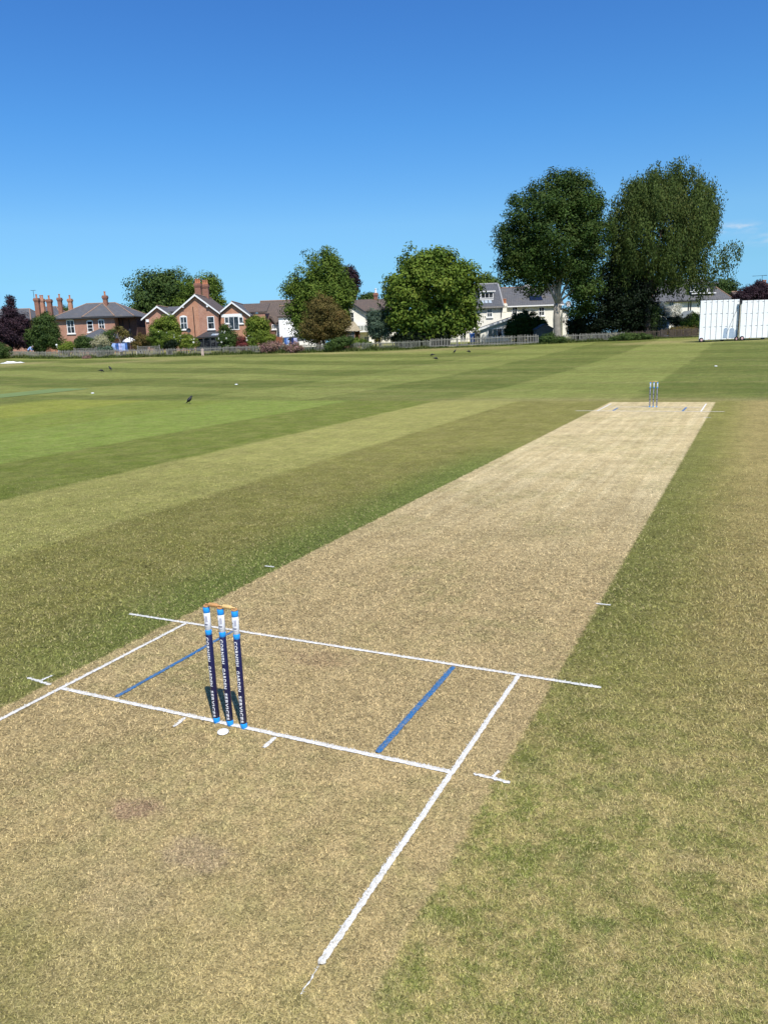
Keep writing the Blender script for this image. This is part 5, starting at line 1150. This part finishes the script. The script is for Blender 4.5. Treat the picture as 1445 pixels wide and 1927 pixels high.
# garden table with two chairs behind the open fence
D = 96; GRN = mat('green_garden_metal', (.18, .30, .26), .5, .15, 6); c = at_(925, 640, D); t = thing('garden_table', 'pale green garden table in front of the three pane window', 'table', c)
m2 = MB(); m2.lathe([(.45, .70), (.5, .715), (.5, .735), (.45, .745)], c, 20); m2.build('table_top', GRN, t)
for a in (.6, 2.2, 3.7, 5.3): m2 = MB(); m2.tube([c+np.array([.38*math.cos(a), .38*math.sin(a), 0]), c+np.array([.3*math.cos(a), .3*math.sin(a), .71])], .018, 6); m2.build('leg', GRN, t)
for i, (u, lb, sgn) in enumerate(((910, 'green metal garden chair left of the garden table', 1), (941, 'green metal garden chair right of the garden table', -1))):
    c = at_(u, 640, D); t = thing('garden_chair', lb, 'chair', c, 'street', 'garden chairs by the white extension')
    m2 = MB(); m2.box(c[0]-.21, c[0]+.21, D-.21, D+.21, c[2]+.43, c[2]+.46); m2.build('seat', GRN, t)
    m2 = MB(); bx0 = c[0]-sgn*.2
    for z in (.55, .68, .82): m2.box(bx0-.012, bx0+.012, D-.2, D+.2, c[2]+z, c[2]+z+.09)
    m2.build('backrest', GRN, t)
    for dx, dy, hh in ((-.19, -.19, .43), (.19, -.19, .43), (-.19, .19, .43), (.19, .19, .43)):
        m2 = MB(); m2.tube([c+np.array([dx, dy, 0]), c+np.array([dx, dy, .92 if dx*sgn < 0 else hh])], .014, 6); m2.build('leg', GRN, t)

# ------------------------------------------------------------------ gardener bending behind the fence
def skinned(name, joints, edges, mats, mfun, parent=None, sub=1):
    me = bpy.data.meshes.new(name); me.from_pydata([j[0] for j in joints], edges, []); o = bpy.data.objects.new(name, me); COL.objects.link(o)
    o.modifiers.new('skin', 'SKIN'); sd = o.modifiers.new('sub', 'SUBSURF'); sd.levels = sub; sd.render_levels = sub
    for i, j in enumerate(joints):
        r = j[1]; me.skin_vertices[0].data[i].radius = (r, r) if not hasattr(r, '__len__') else r
        me.skin_vertices[0].data[i].use_root = (i == 0)
    bpy.context.view_layer.update()
    m2 = bpy.data.meshes.new_from_object(o.evaluated_get(bpy.context.evaluated_depsgraph_get()))
    bpy.data.objects.remove(o); m2.materials.clear()
    for q in mats: m2.materials.append(q)
    for p_ in m2.polygons: p_.material_index = mfun(p_.center); p_.use_smooth = True
    o = bpy.data.objects.new(name, m2); COL.objects.link(o)
    if parent: o.parent = parent
    return o
c = at_(55, 668, 96.5); t = thing('person', 'person in a pale blue shirt bending forward behind the fence at far left', 'person', c)
J = [((0, 0, .92), (.15, .17)), ((.16, 0, 1.06), (.13, .16)), ((.36, 0, 1.20), (.13, .18)), ((.47, 0, 1.25), (.06, .06)), ((.55, 0, 1.27), (.085, .08)), ((.62, 0, 1.29), (.095, .085)), ((.70, 0, 1.24), (.03, .03)),
     ((.0, .10, .86), .10), ((.08, .11, .47), .065), ((-.02, .11, .10), .045), ((.10, .12, .05), .045),
     ((.0, -.10, .86), .10), ((.12, -.11, .47), .065), ((.04, -.11, .10), .045), ((.17, -.12, .05), .045),
     ((.38, .22, 1.16), .065), ((.45, .24, .88), .05), ((.60, .20, .66), .036), ((.64, .19, .60), .038),
     ((.38, -.22, 1.16), .065), ((.48, -.24, .88), .05), ((.64, -.20, .68), .036), ((.68, -.19, .62), .038)]
ED = [(0, 1), (1, 2), (2, 3), (3, 4), (4, 5), (5, 6), (0, 7), (7, 8), (8, 9), (9, 10), (0, 11), (11, 12), (12, 13), (13, 14), (2, 15), (15, 16), (16, 17), (17, 18), (2, 19), (19, 20), (20, 21), (21, 22)]
for hand, sy in ((18, 1), (22, -1)):
    hx, hy, hz = J[hand][0]
    for i, (dx, dy, L) in enumerate(((.03, -.03, .07), (.03, -.01, .08), (.025, .01, .08), (.015, .03, .065), (-.02, -.035 * sy, .05))):
        a = len(J); J.append(((hx+dx, hy+dy, hz-L*.6), .010)); J.append(((hx+dx*.8-.01, hy+dy, hz-L*1.1), .008)); ED += [(hand, a), (a, a+1)]
SKIN = mat('skin', (.50, .29, .20), .6, .08, 20); SHIRT = mat('pale_blue_shirt', (.30, .42, .70), .85, .1, 10); TROU = mat('dark_trousers', (.04, .045, .06), .9, .15, 10)
skinned('body', J, ED, [SKIN, SHIRT, TROU], lambda q: 2 if q[2] < .9 and q[0] < .25 else (0 if (q[0] > .46 and q[2] > 1.1) or (q[2] < .84 and q[0] > .42) else 1), t)
m2 = MB(); m2.lathe([(.02, .10), (.06, .085), (.088, .04), (.094, 0), (.085, -.03)], tuple(c+np.array([.605, 0, 1.315])), 14); m2.build('hair', mat('grey_hair', (.22, .20, .18), .8, .2, 20), t, True)

# ------------------------------------------------------------------ sight screen
SWH = mat('screen_white_boards', (.80, .81, .80), .55, .05, 1.5, spec=.3); SGAP = mat('screen_dark_backing', (.10, .11, .12), .8, .15, 3); TYRE = mat('rubber_tyre', (.02, .02, .022), .85, .2, 10); RIM = mat('red_white_rim', (.55, .35, .34), .5, .2, 10); SHADOWC = mat('screen_shadow_blue', (.30, .38, .47), .7, .1, 4); REDM = mat('red_painted_metal', (.25, .03, .04), .5, .15, 6)
def screen(label, u0, u1, D, braceright):
    X0, X1 = bgx(u0, D, 642), bgx(u1, D, 642); zg = gz((X0+X1)/2, D); t = thing('sight_screen', label, 'sight screen', ((X0+X1)/2, D, zg), 'street', 'white sight screens')
    w = X1-X0; zb = zg+.20; H = bgz(564.5, D, (u0+u1)/2)-zb
    m2 = MB(); m2.box(X0, X1, D+.03, D+.06, zb+.02, zb+H-.02); m2.build('backing', SGAP, t)
    n = 7; m2 = MB(); m3 = MB(); bw = w/n
    for i in range(n):
        xa = X0+bw*i; xb = xa+bw
        m2.box(xa+(.0 if i == 0 else .022), xb-.022, D, D+.028, zb, zb+H)
        for f in (.325, .655, .955): m3.box(xb-.19, xb-.022, D-.004, D+.0, zb+H*f-.025, zb+H*f+.012)
    m2.build('board_panel', SWH, t); m3.build('vent_slots', SGAP, t)
    for f in (.33, .66):
        m4 = MB(); m4.box(X0, X1, D-.003, D+.0, zb+H*f-.006, zb+H*f+.004); m4.build('joint_strip', mat('pale_joint', (.55, .57, .58), .6, .1, 4), t)
    m4 = MB()
    for y in (D+.08,):
        m4.box(X0, X1, y, y+.08, zb-.05, zb+.05); m4.box(X0, X1, y, y+.08, zb+H-.12, zb+H-.02)
        for f in (0, .5, 1): xx = X0+.05+(w-.1)*f; m4.box(xx-.04, xx+.04, y+.001, y+.079, zb+.05, zb+H-.12)
    m4.build('frame', WTRIM, t)
    for xx in (X0+.15, X1-.15):
        m5 = MB(); xi = xx+(.75 if xx < (X0+X1)/2 else -.75); m5.tube([(xi, D+.1, zb+H*.8), (xi, D+1.3, zb-.02)], .035, 6); m5.build('brace', WTRIM, t)
        for yy, xx in ((D-.12, xx), (D+1.25, xx+(.75 if xx < (X0+X1)/2 else -.75))):
            m6 = MB(); cz = zg+.2; m6.v = []
            m6.lathe([(.11, -.06), (.185, -.06), (.2, -.03), (.2, .03), (.185, .06), (.11, .06)], (0, 0, 0), 20); m6.v = [(xx+x, yy-z, cz+y) for x, y, z in m6.v]; wh = m6.build('wheel', TYRE, t)
            m7 = MB(); m7.lathe([(.03, -.07), (.108, -.066), (.108, .066), (.03, .07)], (0, 0, 0), 16); m7.v = [(xx+x, yy-z, cz+y) for x, y, z in m7.v]; m7.build('rim', RIM, wh)
        m5 = MB(); m5.box(xx-.03, xx+.03, D-.06, D+.5, zg+.17, zg+.23); m5.build('axle_bar', REDM, t)
    return t, X0, X1, zb, H
t, X0, X1, zb, H = screen('left white boarded sight screen on red wheels, painted grey blue shadow shapes low on its right', 1314.5, 1386.5, 74, True)
xx = X1-.12; m2 = MB(); m2.tube([(xx-.95, D*0+73.93, zb+.55), (xx-.05, 73.93, zb+H*.8)], .02, 6); m2.build('diagonal_stay', mat('pale_grey_metal', (.35, .37, .38), .5, .1, 5), t)
for (fa, fb, hh) in ((.63, .73, .28), (.78, .90, .27), (.915, .985, .23)):  # thin grey-blue cut-outs painting the shadows cast on the boards
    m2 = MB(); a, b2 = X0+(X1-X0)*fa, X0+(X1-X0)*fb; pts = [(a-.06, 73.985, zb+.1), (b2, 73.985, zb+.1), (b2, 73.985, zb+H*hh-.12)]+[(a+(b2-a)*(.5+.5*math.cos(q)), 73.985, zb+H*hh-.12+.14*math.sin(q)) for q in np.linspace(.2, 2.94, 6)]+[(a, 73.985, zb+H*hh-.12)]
    m2.prism(pts, (0, .012, 0)); m2.build('painted_shadow', SHADOWC, t)
t2, X0b, X1b, zb2, H2 = screen('right white boarded sight screen running out of view at the right edge', 1390.5, 1464, 73.6, False)
m2 = MB(); xj = X0b-.06; m2.box(xj-.03, xj+.03, 73.62, 73.68, zb2, zb2+H2-.3); m2.build('joint_post', mat('pale_joint_post', (.50, .47, .36), .6, .1, 5), t2)
m2 = MB(); m2.box(xj-.09, xj+.09, 73.55, 73.74, zb2+H2-.28, zb2+H2+.1); m2.build('joint_clamp', BLACKM, t2)

# ------------------------------------------------------------------ birds, sheet, practice strip
FEA = mat('black_feathers', (.014, .014, .018), .45, .25, 25, spec=.4); FEAG = mat('grey_feathers', (.06, .06, .07), .55, .3, 25); FEAW = mat('white_feathers', (.7, .7, .68), .7, .1, 25); BEAK = mat('dark_beak', (.02, .02, .02), .4, .1, 20)
def make_bird(peck=False, mt_=FEA):
    t = thing('crow', 'x', 'bird', (0, 0, 0), 'pitch')
    if not peck: pts = [(-.15, 0, .045), (-.10, 0, .09), (-.06, 0, .135), (-.01, 0, .185), (.035, 0, .235), (.058, 0, .278), (.075, 0, .312), (.105, 0, .320), (.122, 0, .317)]
    else: pts = [(-.24, 0, .17), (-.15, 0, .17), (-.08, 0, .175), (-.01, 0, .18), (.06, 0, .165), (.105, 0, .135), (.135, 0, .10), (.150, 0, .075), (.155, 0, .062)]
    mb = MB(); mb.tube(pts, [.016, .028, .062, .078, .068, .045, .042, .034, .016], 12); b = mb.build('body', mt_, t, True)
    for s in (1, -1):
        mw = MB(); q = np.array(pts[3]); e = np.array(pts[0])
        mw.tube([q+np.array([.03, s*.066, .01]), q+np.array([-.06, s*.07, -.005]), (q+e)/2+np.array([-.02, s*.045, .01]), e+np.array([.03, s*.014, .012])], [.018, .036, .026, .006], 8); mw.build('wing', mt_, t, True)
        ml = MB(); ml.tube([(-.005, s*.03, .13), (-.015, s*.032, .07), (.0, s*.034, .012)], [.013, .007, .006], 6)
        for a in (-.5, 0, .5, 3.14): ml.tube([(.0, s*.034, .010), (.04*math.cos(a), s*.034+.035*math.sin(a), .004)], .004, 5)
        ml.build('leg', BEAK, t)
    mk = MB(); h_ = np.array(pts[-1]); d = h_-np.array(pts[-3]); d /= np.linalg.norm(d); mk.tube([h_-d*.012, h_+d*.02, h_+d*.045+np.array([0, 0, -.006])], [.013, .009, .002], 8); mk.build('beak', BEAK, t)
    mt2 = MB(); e = np.array(pts[0]); mt2.prism([(e[0]+.04, -.018, e[2]+.012), (e[0]+.04, .018, e[2]+.012), (e[0]-.09, .03, e[2]-.025 if not peck else e[2]), (e[0]-.09, -.03, e[2]-.025 if not peck else e[2])], (0, 0, .01)); mt2.build('tail', mt_, t)
    return t
b0 = make_bird(); b1 = make_bird(True)
def put(o, u, v, ang, sc, lb):
    q = gp(u, v); o.location = (q[0], q[1], q[2]+.004); o.rotation_euler = (0, 0, ang); o.scale = (sc,)*3; tag(o, lb, 'bird', 'birds on the outfield')
put(b0, 358, 760, ROTZ+.25, .88, 'upright black crow standing on the green stripe left of centre')
put(b1, 192, 701, ROTZ+.4, .95, 'dark bird with a white patch on the far outfield at left')
m2 = MB(); m2.lathe([(.02, -.03), (.055, -.015), (.06, .01), (.02, .035)], (.045, 0, .185), 10); o = m2.build('white_patch', FEAW, b1, True)
for (u, v, a, pk, lb) in ((208, 697, 2.6, 0, 'small dark bird standing just right of the white patched bird'), (820, 678, .2, 1, 'black bird feeding on the outfield below the chestnut, nearest of the four'), (813, 671, 2.9, 1, 'black bird feeding just above left of the nearest one below the chestnut'), (855.5, 665, .1, 0, 'black bird standing right of the chestnut shade, second from the right'), (882, 664.5, .3, 1, 'rightmost black bird on the outfield in front of the white extension')):
    o = copy_tree(b1 if pk else b0)
    for ch in list(o.children):
        if ch.name.startswith('white_patch'): bpy.data.objects.remove(ch)
    put(o, u, v, ROTZ+a, 1.0, lb)
# white ground sheet at far left
q = gp(24, 683.5); n = 26; vs = []; fs = []
for j in range(7):
    for i in range(n):
        x = (i/(n-1)-.5)*2.25; y = (j/6-.5)*.9; e = max(0, 1-abs(y/.45)**2)*max(0, 1-abs(x/1.125)**6)
        vs.append((x, y, .01+e*(.10+.10*math.exp(-((x+.2)/.35)**2)+.03*math.sin(x*9+y*5)+.02*rng.random())))
for j in range(6):
    for i in range(n-1): a = j*n+i; fs.append((a, a+1, a+n+1, a+n))
me = bpy.data.meshes.new('ground_sheet'); me.from_pydata(vs, [], fs); me.materials.append(CAN); me.polygons.foreach_set('use_smooth', [True]*len(fs)); o = bpy.data.objects.new('ground_sheet', me); COL.objects.link(o); o.location = (q[0], q[1], q[2]); o.rotation_euler[2] = ROTZ+.05
tag(o, 'crumpled white sheet lying on the grass at the far left', 'sheet')
# green artificial practice strip
n = 30; vs = []; fs = []
for i in range(n+1):
    y = 14+14.5*i/n
    for x in (-32.6, -30.1): vs.append((x, y, float(tz(x, y))+.012))
for i in range(n): a = i*2; fs.append((a, a+1, a+3, a+2))
me = bpy.data.meshes.new('practice_strip'); me.from_pydata(vs, [], fs); me.materials.append(mat('artificial_turf', (.150, .205, .062), .9, .12, 3)); o = bpy.data.objects.new('practice_strip', me); COL.objects.link(o)
tag(o, 'bright green artificial practice strip at the left edge of the outfield', 'practice strip', kind='structure')
